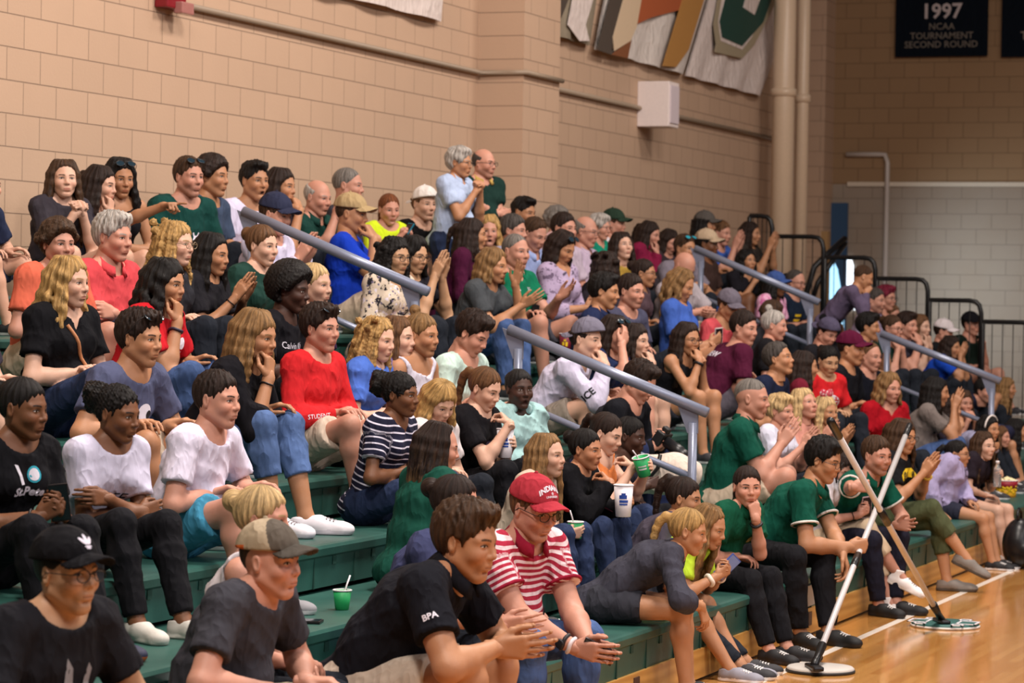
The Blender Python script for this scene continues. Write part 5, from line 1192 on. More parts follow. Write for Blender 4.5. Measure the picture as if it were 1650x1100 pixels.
P('girl covering her nose with both hands, behind the clapping taupe tee woman', 1552, 650, 2, 'f', yaw=24, hy=44, pit=4, hair=('half','b'), top=('tee','#453b48'), rh='mouth', lh='mouth', skin='P', hb=.46, lean=28)
P('girl with white headband and grey tee carrying popcorn', 1594, 691, 2, 'f', yaw=14, hy=26, pit=6, lean=30, hair=('long','k'), top=('tee','#8f8da8'), rh='cup', lh='cup', skin='T', key='popcorn', hb=.15, legs=BS)
P('small child with light hair half hidden behind the headband girl', 1613, 704, 2, 'f', yaw=10, hy=10, lean=34, hair=('half','m'), top=('tee','#8a7fa8'), skin='P', hs=.9, hb=.35)
P('girl with long black hair and navy top cut by the right frame edge', 1639, 694, 2, 'f', yaw=-6, hy=-10, lean=32, hair=('long','k'), top=('tee','#24263c'), skin='T', legs=BS)
# front row
P('man in black baseball cap, glasses and black tee, front left corner', 108, 925, 1, 'm', yaw=16, hy=16, pit=0, lean=14, hair=('buzz','k'), top=('tee','#1a1a1f'), cap=dict(c='#121216', logo=('#cfc9d8', TREFOIL)), glasses='c', rh='knee', lh='knee', skin='E', fat=.3, key='blackcap', g=1.05, legs=BS)
P('man in tan mesh cap and charcoal tee, front row', 437, 906, 1, 'm', yaw=2, hy=4, pit=2, lean=26, hair=('buzz','b'), top=('tee','#3a3a41'), cap=dict(c='#a89880', b='#4a453f', front='#5a534b', strap='#c8602c'), rh='knee', lh='knee', skin='P', key='trucker', legs=KH, fat=.4, g=1.05)
P('woman with blond hair twisted up, hidden by the tan mesh cap', 424, 838, 1, 'f', yaw=-16, hy=-8, hair=('bun','Y'), top=('tank','#d8d2d8'), rh='lap', lh='lap', skin='P', hb=.42, ghi=1.2)
P('man in black polo leaning forward with hands spread', 753, 873, 1, 'm', yaw=-4, hy=8, pit=10, lean=38, hair=('thick','b'), top=('polo','#15161d'), rh='handsout', lh='handsout', skin='T', legs=('shorts','#b9aa9a'), fat=.8, key='blackpolo', g=1.17, hs=1.08, hb=.03)
P('brown-haired woman mostly hidden behind the black polo man', 735, 815, 1, 'f', yaw=0, hy=-4, pit=6, lean=34, hair=('bun','d'), top=('tee','#3a3f60'), rh='handsout', lh='clasp', skin='P', hb=.42, glo=.9)
P('man in red cap and red-and-white striped polo holding a dark phone', 860, 821, 1, 'm', yaw=22, hy=26, pit=16, lean=28, hair=('short','m'), top=('polo', stripes('redstripe','#e3cfd4','#a3283f',.026,.55), '#8e1b33', '#8e1b33'), cap=dict(c='#a3303c'), glasses='c', rh=((.40,.04,-.27),'open',(.9,-.1,-.1),(0,-1,.1)), lh=((.40,.04,-.27),'open',(.9,-.1,-.1),(0,-1,.1)), skin='P', legs=JN, fat=.65, key='redcap', hb=.18, g=1.08, beard=.25)
P('blonde girl with low ponytail and dark grey top, leaning over her bare knees', 1109, 857, 1, 'f', yaw=-14, hy=-12, pit=12, lean=44, hair=('pony','y'), top=('roll','#3c3c47'), rh='hang', lh='knee', skin='T', legs=('short','#33343c'), shoes=('low','#1b1b1f','#1b1b1f'), key='greygirl', glo=.86)
P('girl with very long light brown hair and neon yellow sleeve, holding a blue phone', 1142, 850, 1, 'f', yaw=2, hy=4, pit=18, lean=40, hair=('long','g'), top=('tee','#b5d83a'), rh='phone', lh='phone', skin='T', legs=('short','#33343c'), key='neon', hb=.42, glo=.86, shoes=('low','#8a8a96','#e0dfe6'), hvar=.8)
P('girl with high brown ponytail behind the leaning blonde', 1103, 804, 1, 'f', yaw=-6, hy=-2, pit=8, lean=36, hair=('highpony','d'), top=('tee','#4c4652'), rh='lap', lh='lap', skin='T', hb=.5, glo=.86)
P('dark-haired woman in green polo and black trousers, hand near her ear', 1204, 785, 1, 'f', yaw=16, hy=58, pit=4, lean=26, hair=('pony','d'), top=('polo','#0f4d38'), rh='lap', lh='chin', skin='P', legs=BP, shoes=('low','#17171b','#25252a'), key='gpolo', hb=.36, fat=.3, glo=.88)
P('man in green polo with white sleeve trim, leaning and gripping a court mop', 1328, 742, 1, 'm', yaw=-4, hy=10, pit=16, lean=50, hair=('thick','k'), top=('polo','#0e4b3c','#0e4b3c','#d8d2cc'), rh=('abs', MOPS[0][2]+V3(-.06,.055,.01), (.35,-.75,.05), (.6,.5,.0), 'fist'), lh='hang', skin='T', glasses='c', legs=BP, key='mopman', glo=.9, fat=.3, ly=38, shoes=('low','#141416','#1c1c1f'))
P('person in white shirt and beige trousers with white sneakers, behind the leaning mop man', 1347, 757, 1, 'f', yaw=0, hy=4, pit=24, lean=16, g=.9, hair=('half','d'), top=('tee','#d8d2dc'), rh='phone', lh='phone', skin='P', legs=('capri','#cdb79a'), shoes=('high','#e8e2e0','#e0d8d0'), key='beigetrousers', hb=.36, cross=-1)
P('young man with short beard in green polo holding the second mop', 1413, 735, 1, 'm', yaw=20, hy=32, pit=6, lean=28, hair=('short','b'), top=('polo','#0e5040','#0e5040','#d8d2cc'), rh=('abs', MOPS[1][2]+V3(-.06,.055,.01), (.35,-.75,.05), (.6,.5,.0), 'fist'), lh='handsout', skin='P', beard=.45, legs=('long','#1d1d2a'), key='mopman2', glo=.92, shoes=('low','#141416','#1c1c1f'))
P('woman with glasses and black tee with yellow print, olive trousers crossed', 1455, 704, 1, 'f', yaw=10, hy=22, pit=8, lean=18, hair=('half','b'), top=('tee','#17181b'), rh='clap', lh='clap', glasses='c', skin='T', legs=('capri','#4b5138'), shoes=('slip','#77706a','#4a443e'), key='olive', glo=.88, cross=-1, hb=.34)
P('girl with glasses, dark low ponytail and lavender hooded sweatshirt', 1543, 732, 1, 'f', yaw=2, hy=2, pit=2, lean=12, hair=('pony','k'), top=('hoodie','#a39ac0'), rh='seat', lh='lap', glasses='c', skin='T', legs=('short','#2a2c3a'), shoes=('low','#1b1b1f','#d8d8dc'), key='hood', g=.80)
P('girl with long straight brown hair and dark tee, face toward the camera', 1586, 719, 1, 'f', yaw=12, hy=32, pit=2, lean=24, hair=('long','b'), top=('tee','#251e26'), rh='lap', lh='cup', skin='F', legs=('short','#2a2c3a'), shoes=('low','#b9aca6','#e3dfe2'), key='lbr', g=.84, hvar=.4)
P('person mostly outside the left frame edge, bare leg beside the black tee woman', -48, 468, 5, hair=('short','d'), top=('tee','#3a3540'), legs=KH, rh='lap', lh='thigh', yaw=0, skin='F')
P('brown-haired head barely showing behind the dark green tee woman', 1437, 508, 5, 'f', yaw=10, hy=20, hair=('short','m'), top=('tee','#3a3540'), skin='P', lean=24, hb=.42)
# ------------------------------------------------------------------ prints, bands and straps worn by people (parts of the person)
from mathutils.bvhtree import BVHTree
def drape(info, me, fn, name, target='shirt', off=.003, ray=None):
    "press a flat mesh (x right, y up) onto a garment; fn maps (x, y) to a start point outside it"
    sh = info[target]; bs = np.array(sh.matrix_world.translation) if False else info['base']
    tv = [tuple(np.array(v.co)+bs) for v in sh.data.vertices]; bvh = BVHTree.FromPolygons(tv, [tuple(p.vertices) for p in sh.data.polygons])
    bm = bmesh.new(); bm.from_mesh(me); bmesh.ops.triangulate(bm, faces=bm.faces[:])
    bmesh.ops.subdivide_edges(bm, edges=[e for e in bm.edges if e.calc_length() > .02], cuts=1); bad = []
    for v in bm.verts:
        o_, d_ = fn(v.co.x, v.co.y); hit = bvh.ray_cast(Vector(o_), Vector(d_), 1.)
        if hit[0] is None: bad.append(v); continue
        v.co = hit[0]-Vector(d_)*(off+max(0, v.co.z)*.3)-Vector(bs)
    bmesh.ops.delete(bm, geom=bad, context='VERTS'); bm.to_mesh(me); bm.free()
    link(name, me, sh)
def chest_fn(info, du, dl, back=False, sc=1.):
    f, l, c = info['f'], info['l'], info['chest']; ax = unit(info['nb']-info['waist']); sg = -1 if back else 1; fo = unit(np.cross(l, ax))*1.0
    fo = fo if fo@f > 0 else -fo
    return lambda x, y: (c+l*(dl+x*sg)+ax*(du+y)+fo*sg*.45, -fo*sg)
def sleeve_fn(info, s, t0, away):
    a, b = info['SH'][s], info['ELB'][s]; d = unit(b-a); away = unit(away-d*(away@d)); side = np.cross(away, d)
    return lambda x, y: (a+d*(t0-y)+side*x+away*.3, -away)
def poly_mesh(polys, m, name='print'):
    b = MB()
    for p in polys: b.add([(x,y,0) for x, y in p], [tuple(range(len(p)))])
    return make_mesh(name, b.v, b.f, m, smooth=False)
def disc(cx, cy, rx, ry=None, n_=16): return [(cx+rx*math.cos(t), cy+(ry or rx)*math.sin(t)) for t in np.linspace(0, 2*math.pi, n_, endpoint=False)]
white_p, teal_p, grey_p, yel_p, blk_p = M('plain','#dcd8e4',.8), M('plain','#2a9ab0',.8), M('plain','#85858a',.8), M('plain','#e2bf1e',.8), M('plain','#1a1a20',.8)
I = ITEMS
fn = chest_fn(I['stpete'], .03, -.005)
drape(I['stpete'], poly_mesh([disc(.030,.035,.030)], teal_p), fn, 'print'); drape(I['stpete'], poly_mesh([disc(.030,.035,.022), [(-.06,.07),(-.045,.068),(-.012,-.0),(-.03,.0)]], white_p), fn, 'print', off=.0045)
drape(I['stpete'], text_mesh('St.Pete', .050, white_p, ext=0, bold=.002), chest_fn(I['stpete'], .0, .008), 'lettering', off=.005)
drape(I['puffwhite'], text_mesh('LIFE', .075, blk_p, ext=0), chest_fn(I['puffwhite'], -.05, .0), 'lettering')
drape(I['afro'], text_mesh('Calvin Klein', .05, white_p, ext=0), chest_fn(I['afro'], .02, 0), 'lettering')
drape(I['crew'], text_mesh('CREW', .07, white_p, ext=0, bold=.002), chest_fn(I['crew'], .02, 0, True), 'lettering')
drape(I['blackpolo'], text_mesh('BPA', .034, white_p, ext=0, bold=.001), sleeve_fn(I['blackpolo'], -1, .155, -FW), 'lettering')
drape(I['wlong'], text_mesh('ICE', .065, blk_p, ext=0, bold=.002), sleeve_fn(I['wlong'], -1, .235, -FW), 'lettering')
drape(I['hood'], text_mesh('LC', .085, M('plain','#2b2740',.8), ext=0), chest_fn(I['hood'], .03, 0), 'lettering')
drape(I['olive'], poly_mesh([[(-.13,-.01),(-.05,.03),(.05,.03),(.13,-.01),(.13,.05),(.05,.09),(-.05,.09),(-.13,.05)]], yel_p), chest_fn(I['olive'], .0, 0), 'print')
drape(I['olive'], text_mesh('VAS   US', .055, blk_p, ext=0, bold=.001), chest_fn(I['olive'], .045, 0), 'lettering', off=.005)
drape(I['greentee'], poly_mesh([disc(.0,.0,.028,.034), [(-.03,.05),(-.02,.055),(-.005,.02),(-.015,.015)], [(.03,.05),(.02,.055),(.005,.02),(.015,.015)]], white_p), chest_fn(I['greentee'], -.06, .03), 'print')
drape(I['wcap'], poly_mesh([disc(0,0,.07,.05)], grey_p), chest_fn(I['wcap'], -.02, 0), 'print')
drape(I['scarlet'], poly_mesh([disc(0,0,.075)], white_p), chest_fn(I['scarlet'], -.03, 0), 'print')
drape(I['scarlet'], poly_mesh([[(-.06,y-.006),(.06,y-.006),(.06,y+.006),(-.06,y+.006)] for y in (-.035,-.012,.012,.035)], M('plain','#b8262c',.8)), chest_fn(I['scarlet'], -.03, 0), 'print', off=.005)
drape(I['baldnavy'], poly_mesh([[(-.06,y-.012),(.06,y-.012),(.06,y+.012),(-.06,y+.012)] for y in (-.03,.02)], yel_p), chest_fn(I['baldnavy'], -.03, .0), 'print')
drape(I['redtee'], poly_mesh([disc(.02,.05,.03), disc(.07,.06,.03)]+[[(x,-.05),(x+.016,-.05),(x+.016,.02),(x,.02)] for x in (-.03,0,.03,.06)], white_p), chest_fn(I['redtee'], -.02, 0), 'print')
drape(I['slate'], poly_mesh([disc(0,.06,.05,.04), disc(.01,-.03,.06,.05)], white_p), chest_fn(I['slate'], -.06, .02), 'print'); drape(I['slate'], poly_mesh([disc(0,-.02,.04,.035), disc(.03,.05,.02)], blk_p), chest_fn(I['slate'], -.06, .02), 'print', off=.005)
drape(I['blackcap'], poly_mesh([[(-.05,-.06),(-.005,-.06),(-.015,.03),(-.035,.06)], [(.015,-.06),(.06,-.06),(.075,.02),(.06,.04)]], grey_p), chest_fn(I['blackcap'], -.01, 0), 'print')
drape(I['polo'], poly_mesh([[(-.015,-.01),(.015,-.01),(.0,.02)]], white_p), chest_fn(I['polo'], .06, -.06), 'print'); drape(I['polo'], poly_mesh([[(-.02,.02),(-.012,.022),(-.006,-.002),(.006,-.002),(.012,.022),(.02,.02),(.010,-.014),(0,-.024),(-.010,-.014)]], white_p), chest_fn(I['polo'], .06, .06), 'print')
drape(I['gpolo'], poly_mesh([[(-.012,-.03),(.012,-.03),(.018,.0),(.010,.02),(.018,.035),(-.006,.03),(-.018,.0)]], M('plain','#b9a85e',.7)), chest_fn(I['gpolo'], .02, .055), 'print')
drape(I['cupgirl'], poly_mesh([[(-.07,-.02),(.07,-.02),(.07,.02),(-.07,.02)]], M('plain','#7a6a90',.8)), chest_fn(I['cupgirl'], .0, 0), 'print')
drape(I['lblack'], poly_mesh([disc(.02,0,.05,.04)], M('plain','#8fb83a',.8)), chest_fn(I['lblack'], -.05, 0), 'print')
drape(I['bsweat'], poly_mesh([disc(-.01,.0,.03,.025)], M('plain','#8a4a62',.8)), chest_fn(I['bsweat'], .0, .02), 'print')
drape(I['redlong'], text_mesh('STUDENT', .034, white_p, ext=0), (lambda i: (lambda x, y: (i['ELB'][-1]+unit(i['wr'][-1]-i['ELB'][-1])*(.13+x)+unit(np.cross(np.cross(unit(i['wr'][-1]-i['ELB'][-1]), -FW), unit(i['wr'][-1]-i['ELB'][-1])))*.3+V3(0,0,1)*y, -unit(np.cross(np.cross(unit(i['wr'][-1]-i['ELB'][-1]), -FW), unit(i['wr'][-1]-i['ELB'][-1]))))))(I['redlong']), 'lettering')
def on_cap(key, txt, size, z, m, arc=0):
    i = I[key]; co = [c for c in i['body'].children if c.name.split('.')[0] == 'cap'][0]; R, h = i['RH'], i['head']
    bvh = BVHTree.FromPolygons([tuple(np.array(v.co)+i['base']) for v in co.data.vertices], [tuple(p.vertices) for p in co.data.polygons])
    me = text_mesh(txt, size, m, ext=0, bold=size*.03)
    for v in me.vertices:
        o_ = h+R@V3(.35, v.co.x, z+v.co.y-arc*v.co.x**2); d_ = unit(R@V3(-1,0,-.12)); hit = bvh.ray_cast(Vector(o_), Vector(d_), 1.)
        if hit[0] is not None: v.co = hit[0]-Vector(d_)*.003-Vector(i['base'])
        else: v.co = Vector(h-i['base'])
    link('cap_lettering', me, co)
on_cap('redcap', 'INDIANA', .026, .150, white_p, 9); on_cap('redcap', 'UNIVERSITY', .0115, .118, white_p, 4); on_cap('redcap', 'o', .020, .132, white_p)
def band(key, s, color, r=.006, t=.0, w=1, name='wristband'):
    i = I[key]; d = unit(i['wr'][s]-i['ELB'][s]); c = i['wr'][s]-d*(.018+t); p1 = unit(np.cross(d, V3(0,0,1))); p2 = np.cross(d, p1); g = i['g']; b = MB()
    b.tube([c+d*(.002*math.sin(q*3))+(p1*math.cos(q)+p2*math.sin(q))*.0305*g-i['base'] for q in np.linspace(0, 2*math.pi, 22, endpoint=False)], r, 8, True, flat=None)
    if name == 'wristwatch':
        fz = i['hand'][s][3]; M4 = frame_m(c-i['base']+fz*.034*g, i['hand'][s][1], np.cross(fz, i['hand'][s][1]), fz); b.lathe([(.021,-.004),(.021,.006),(.017,.008)], 18, (0,0,0), M4)
    b.build(name, M('plain', color, .5), i['body'])
for a_ in (('redtee',-1,'#2b2436',.008,.03),('cheek',-1,'#1a1718',.004,.02),('gpolo',1,'#17171b',.009,.02),('mopman',1,'#17171b',.008,.01),('glassgirl',-1,'#121216',.010,.01),('stpete',-1,'#121216',.005,.01),('lblack',-1,'#15151a',.003,.02),('neon',-1,'#e2d5c8',.012,.03),('neon',1,'#c9b9a8',.007,.02),('beigetrousers',-1,'#17171b',.003,.03),('olive',1,'#c9a93a',.009,.02),('popcorn',1,'#9a8a94',.007,.01),('mint',-1,'#7fd060',.004,.02)): band(*a_)
band('redcap', -1, '#1c1b1f', .009, .035, name='wristwatch'); band('redcap', -1, '#d8cfd4', .009, .005)
# bag strap over the woman in black
i = I['strap']; ax = unit(i['nb']-i['waist']); fo = unit(np.cross(i['l'], ax)); fo = fo if fo@i['f'] > 0 else -fo
bvh = BVHTree.FromPolygons([tuple(np.array(v.co)+i['base']) for v in i['shirt'].data.vertices], [tuple(p.vertices) for p in i['shirt'].data.polygons]); pts = []
for t in np.linspace(0, 1, 14):
    o_ = i['chest']+i['l']*(.09-.20*t if False else -.07+.17*t)+ax*(.10-.33*t)+fo*.5; hit = bvh.ray_cast(Vector(o_), Vector(-fo), 1.)
    if hit[0] is not None: pts.append(np.array(hit[0])+fo*.006-i['base'])
b = MB(); b.tube(pts, .009, 8); b.build('bag_strap', M('plain','#a8704a',.6), i['body'])
# hair bow and headband
i = I['bow']; R, h = i['RH'], i['head']; b = MB()
for sg in (1,-1):
    M4 = frame_m(h+R@V3(-.01,sg*.035,.155)-i['base'], R@V3(1,0,0)*.018, R@V3(0,1,0)*.045, R@V3(0,sg*.2,1)*.04); b.lathe([(.01,-1),(.7,-.7),(1,0),(.7,.7),(.01,1)], 14, (0,0,0), M4)
b.build('hair_bow', pattern('glitter',['#d9c8cc','#b03448','#2a2226'],60), i['body'])
i = I['popcorn']; R, h = i['RH'], i['head']; b = MB(); b.tube([h+R@V3(.02,.096*math.cos(t),.03+.106*math.sin(t))-i['base'] for t in np.linspace(-.1, math.pi+.1, 20)], .008, 8); b.build('headband', M('plain','#dcd6d2',.6), i['body'])
# ------------------------------------------------------------------ things people hold or set down
def hand_frame(key, s, a=.085, c=.03):
    i = I[key]; w_, fd, yy, zz, _ = i['hand'][s]; return w_+(fd*a-zz*c)*i['g'], fd, yy, zz
def phone(key, s, label, color, screen='#15161c', tilt=None):
    p, fd, yy, zz = hand_frame(key, s, .09, .022); lg = unit(fd*.45+yy*.9) if tilt is None else unit(V3(*tilt)); th = unit(zz-lg*(zz@lg)); wd = np.cross(lg, th)
    rt = empty('phone', tuple(p), label, 'phone'); M4 = frame_m((0,0,0), lg, wd, th); b = MB(); b.box((-.072,-.036,-.005), (.072,.036,.005), M4, .003); b.build('case', M('plain', color, .35), rt, smooth=False)
    b = MB(); b.box((-.066,-.032,.0051), (.066,.032,.0062), M4); b.build('screen', M('plain', screen, .1), rt, smooth=False)
phone('tealphone', -1, 'teal phone held up by the woman in neon yellow', '#0f6f86', tilt=(.3,-.2,.5))
phone('neon', -1, 'blue phone in the hand of the girl with very long hair', '#3d56a0', '#6d86c0', tilt=(.25,-.55,.6))
phone('redcap', -1, 'dark phone held by the man in red cap', '#1f1a20', tilt=(.2,-.75,-.35))
phone('beigetrousers', -1, 'slim phone held by the person in beige trousers', '#b59aa0')
phone('polo', -1, 'black phone held low by the emerald polo man', '#131317', tilt=(.1,-.1,.9))
phone('stpete', -1, 'black phone held by the woman with white print tee', '#131317')
phone('notephone', -1, 'white phone on the knee of the girl in blue tee', '#d9d4cf')
def tumbler(key, s, label, name, r0, r1, h_, mats, cat='cup', spoon=False, logo=None, tilt=None):
    p, fd, yy, zz = hand_frame(key, s, .075, .052); up = unit(V3(*(tilt or (0,0,1)))); x_ = unit(np.cross(up, V3(0,1,.01))); y_ = np.cross(up, x_)
    rt = empty(name, tuple(p-up*h_*.5), label, cat); fill_cup(rt, r0, r1, h_, mats, frame_m((0,0,0), x_, y_, up), spoon, logo); return rt
def fill_cup(rt, r0, r1, h_, mats, M4, spoon, logo):
    b = MB(); b.lathe([(r0*.9,0),(r0,.003),(r1,h_),(r1-.003,h_),(r0-.003,.008),(.001,.007)], 26, (0,0,0), M4); b.build('cup_body', mats[0], rt)
    b = MB(); b.tube([np.array(M4 @ Vector((r1*math.cos(t), r1*math.sin(t), h_))) for t in np.linspace(0, 2*math.pi, 26, endpoint=False)], .0035, 6, True); b.build('rim', mats[1], rt)
    if spoon:
        b = MB(); b.tube([np.array(M4 @ Vector(q)) for q in ((0,0,h_*.4),(r1*.9,-.005,h_+.02),(r1*1.5,-.01,h_+.06))], .004, 6); b.build('spoon', mats[1], rt)
    if logo:
        b = MB(); rr_ = r0+(r1-r0)*.55+.0012
        for (t0, t1, z0_, z1_) in logo[1]:
            a0 = logo[2] if len(logo) > 2 else .35; vs = []
            for t in np.linspace(a0+t0, a0+t1, 8):
                for z in (z0_*h_, z1_*h_): rr_ = r0+(r1-r0)*z/h_+.0012; vs.append(np.array(M4 @ Vector((rr_*math.cos(t), rr_*math.sin(t), z))))
            b.add(vs, [(i*2, i*2+2, i*2+3, i*2+1) for i in range(7)])
        b.build('cup_logo', logo[0], rt)
gc, wc, blu = M('plain','#1f9a58',.5), M('plain','#e2dde2',.4), M('plain','#27489a',.5)
LG = (blu, [(-.5,.35,.58,.70),(-.25,.2,.70,.76),(-.5,.5,.46,.54),(-.5,.45,.38,.43)])
LW = (wc, [(-.6,.5,.40,.48),(-.6,.5,.55,.62)])
tumbler('beige', -1, 'green paper cup with spoon held by the girl in cream top', 'paper_cup', .030, .040, .085, (gc, wc), spoon=True, logo=LW)
tumbler('orange', 1, 'tilted green paper cup with spoon beside the orange top', 'paper_cup', .034, .047, .11, (gc, wc), spoon=True, tilt=(-.25,.15,.95), logo=LW)
tumbler('bsweat', 1, 'tall white plastic cup with blue logo, held by the black sweatshirt girl', 'plastic_cup', .040, .051, .165, (wc, wc), logo=LG)
tumbler('cupgirl', 1, 'white plastic cup with blue logo, held by the girl in black tee', 'plastic_cup', .036, .046, .155, (wc, wc), logo=LG)
p = at_z(568, 983, row_z(2)); rt = empty('paper_cup', tuple(p+V3(0,.05,0)), 'green paper cup with spoon standing alone on the bleacher behind the black polo man', 'cup'); fill_cup(rt, .030, .040, .085, (gc, wc), Matrix.Identity(4), True, None)
p = at_y(911, 553, row_y(5)+.30); rt = empty('paper_cup', tuple(V3(p[0],p[1],p[2]-.05)), 'dark red cup with yellow pattern, above the backward grey cap', 'cup'); fill_cup(rt, .038, .045, .12, (M('plain','#6e1a2c',.5), wc), Matrix.Identity(4), False, (yel_p, [(-.6,-.2,.3,.5),(0,.4,.25,.5),(-.3,.1,.55,.65)], math.pi+.35))
# popcorn bucket
p, fd, yy, zz = hand_frame('popcorn', -1, .08, .06); q = at_y(1622, 790, p[1]-.02); rt = empty('popcorn_bucket', tuple(V3(q[0],q[1],q[2]-.085)), 'red and yellow popcorn bucket held by the headband girl', 'bucket')
b = MB(); b.lathe([(.072,0),(.074,.003),(.094,.17),(.091,.17),(.071,.01),(.001,.01)], 30); b.build('tub', M('plain','#d9a21c',.5), rt)
b = MB(); b.lathe([(.0875,.105),(.0952,.168)], 30); b.build('red_band', M('plain','#8f1d2c',.5), rt); b = MB(); b.tube([(.094*math.cos(t), .094*math.sin(t), .172) for t in np.linspace(0, 2*math.pi, 30, endpoint=False)], .004, 6, True); b.build('rim', wc, rt)
rg = np.random.default_rng(5); b = MB()
for i_ in range(60):
    a_, r_ = rg.uniform(0, 6.28), .085*math.sqrt(rg.uniform(0,1)); M4 = frame_m((r_*math.cos(a_), r_*math.sin(a_), .165+.03*(1-r_/.085)), V3(.013,0,0), V3(0,.013,0), V3(0,0,.012)); b.lathe([(.2,-1),(.9,-.4),(1,.3),(.3,1)], 7, (0,0,0), M4)
b = b.build('popcorn', M('plain','#efe0b0',.8), rt); b['kind'] = 'stuff'
b = MB()
for i_ in range(26):
    t = math.pi+rg.uniform(-1.3,1.9); z = rg.uniform(.07,.125); rr_ = .0745+.02*z/.17+.001; M4 = frame_m((rr_*math.cos(t), rr_*math.sin(t), z), V3(-math.sin(t),math.cos(t),0)*.011, V3(0,0,.010), V3(math.cos(t),math.sin(t),0)*.003); b.lathe([(.3,-1),(1,0),(.3,1)], 8, (0,0,0), M4)
b = b.build('printed_kernels', yel_p, rt); b['kind'] = 'stuff'
me = text_mesh('Popcorn', .042, M('plain','#5a1420',.6), ext=0)
for v in me.vertices:
    t = math.pi+.45+v.co.x/.082; rr_ = .0765+.02*(.042+v.co.y)/.17+.0012; v.co = (rr_*math.cos(t), rr_*math.sin(t), .042+v.co.y)
link('lettering', me, rt)
# camera with long lens
i = I['camboy']; p = (hand_frame('camboy',1)[0]+hand_frame('camboy',-1)[0])/2; d = unit(i['f']*.8-V3(0,0,1)*.55); sd = i['l']; up = np.cross(d, sd); up = up if up[2] > 0 else -up
rt = empty('camera', tuple(p), 'black camera with long lens held by the dark-haired boy', 'camera'); M4 = frame_m((0,0,0), sd, up, d); b = MB(); b.box((-.07,-.045,-.03), (.07,.045,.03), M4, .008); b.box((-.03,.04,-.025), (.03,.075,.02), M4, .008); b.build('camera_body', M('plain','#141416',.5), rt, smooth=False)
b = MB(); b.lathe([(.034,.03),(.036,.10),(.040,.105),(.040,.15),(.037,.155),(.040,.20),(.046,.205),(.046,.235),(.038,.235),(.034,.215),(.001,.212)], 24, (0,0,0), M4); b.build('lens', M('plain','#18181b',.35), rt)
# bottle
p, fd, yy, zz = hand_frame('lbr', 1, .08, .045); rt = empty('water_bottle', tuple(p-V3(0,0,.10)), 'small clear water bottle held by the long-haired girl at the end', 'bottle')
n = NT('clear_plastic'); n.col((.9,.92,.95,1)); n.rough(.08,.5); n.b.inputs['Transmission Weight'].default_value = .85; b = MB(); b.lathe([(.030,0),(.032,.005),(.032,.12),(.026,.15),(.013,.17),(.013,.185)], 20); b.build('bottle_body', n.m, rt); b = MB(); b.lathe([(.015,.183),(.015,.20),(.012,.202)], 16); b.build('bottle_cap', wc, rt)
# mops
for k_, ((a, b_, grip), lb, mm, dpx) in enumerate(zip(MOPS, ('court mop with pale grey disc, pole gripped by the leaning mop man', 'court mop with green and white patterned disc, held by the bearded young man'), (M('plain','#b9b4ae',.6), M('plain','#2a5a56',.5)), ((1322,1076),(1523,1004)))):
    c_ = at_z(*dpx, .02); depth = (c_-np.array((0,0,CAM_H)))@FW; R_ = 54.5/F_PX*depth; d = unit(b_-a); L_ = np.linalg.norm(b_-a); rt = empty('court_mop', (c_[0], c_[1], 0), lb, 'mop'); o_ = np.array(rt.location)
    b = MB(); b.lathe([(R_,.004),(R_,.022),(R_-.01,.03),(.04,.034)], 48); dm = b.build('mop_disc', mm, rt)
    b = MB(); b.lathe([(R_+.004,.002),(R_+.006,.010),(R_+.002,.016)], 48); b.build('disc_edge', M('plain','#d8d4d0',.5) if k_ else M('plain','#2a2828',.6), rt)
    if k_:
        for x0_, y0_, w_, h2 in ((-.10,.10,.17,.11),(-.10,-.20,.17,.11),(.09,.08,.08,.06),(.09,-.13,.08,.06),(-.20,.09,.07,.06),(-.20,-.14,.07,.06)):
            b = MB()
            for q0, q1 in (((x0_,y0_),(x0_+w_,y0_)),((x0_+w_,y0_),(x0_+w_,y0_+h2)),((x0_+w_,y0_+h2),(x0_,y0_+h2)),((x0_,y0_+h2),(x0_,y0_))):
                b.box((min(q0[0],q1[0])-.006, min(q0[1],q1[1])-.006, .030), (max(q0[0],q1[0])+.006, max(q0[1],q1[1])+.006, .0345))
            b.build('outline_mark', wc, rt, smooth=False)
    sk_ = (a-o_)*V3(1,1,0); b = MB(); b.box((-.10,-.03,.03), (.10,.03,.055), Matrix.Translation(Vector(sk_))@Matrix.Rotation(.5,4,'Z'), .01); b.build('base_bracket', black_m, rt, smooth=False)
    b = MB(); b.tube([a-o_, a-o_+d*.10, a-o_+d*.26], [.024,.020,.026], 12); b.build('socket', black_m, rt)
    b = MB(); b.tube([a-o_+d*.2, b_-o_-d*.18], .0175, 14); b.build('pole', M('plain','#c9c6c6',.32,.15), rt)
    t_ = np.linalg.norm(grip-a); b = MB(); b.tube([a-o_+d*(t_-.28 if not k_ else t_-.30), a-o_+d*(t_-.10)], .022, 12); b.build('grip_sleeve', black_m, rt)
    b = MB(); b.tube([b_-o_-d*.22, b_-o_-d*.02, b_-o_], [.021,.023,.016], 12); b.build('handle', black_m, rt)
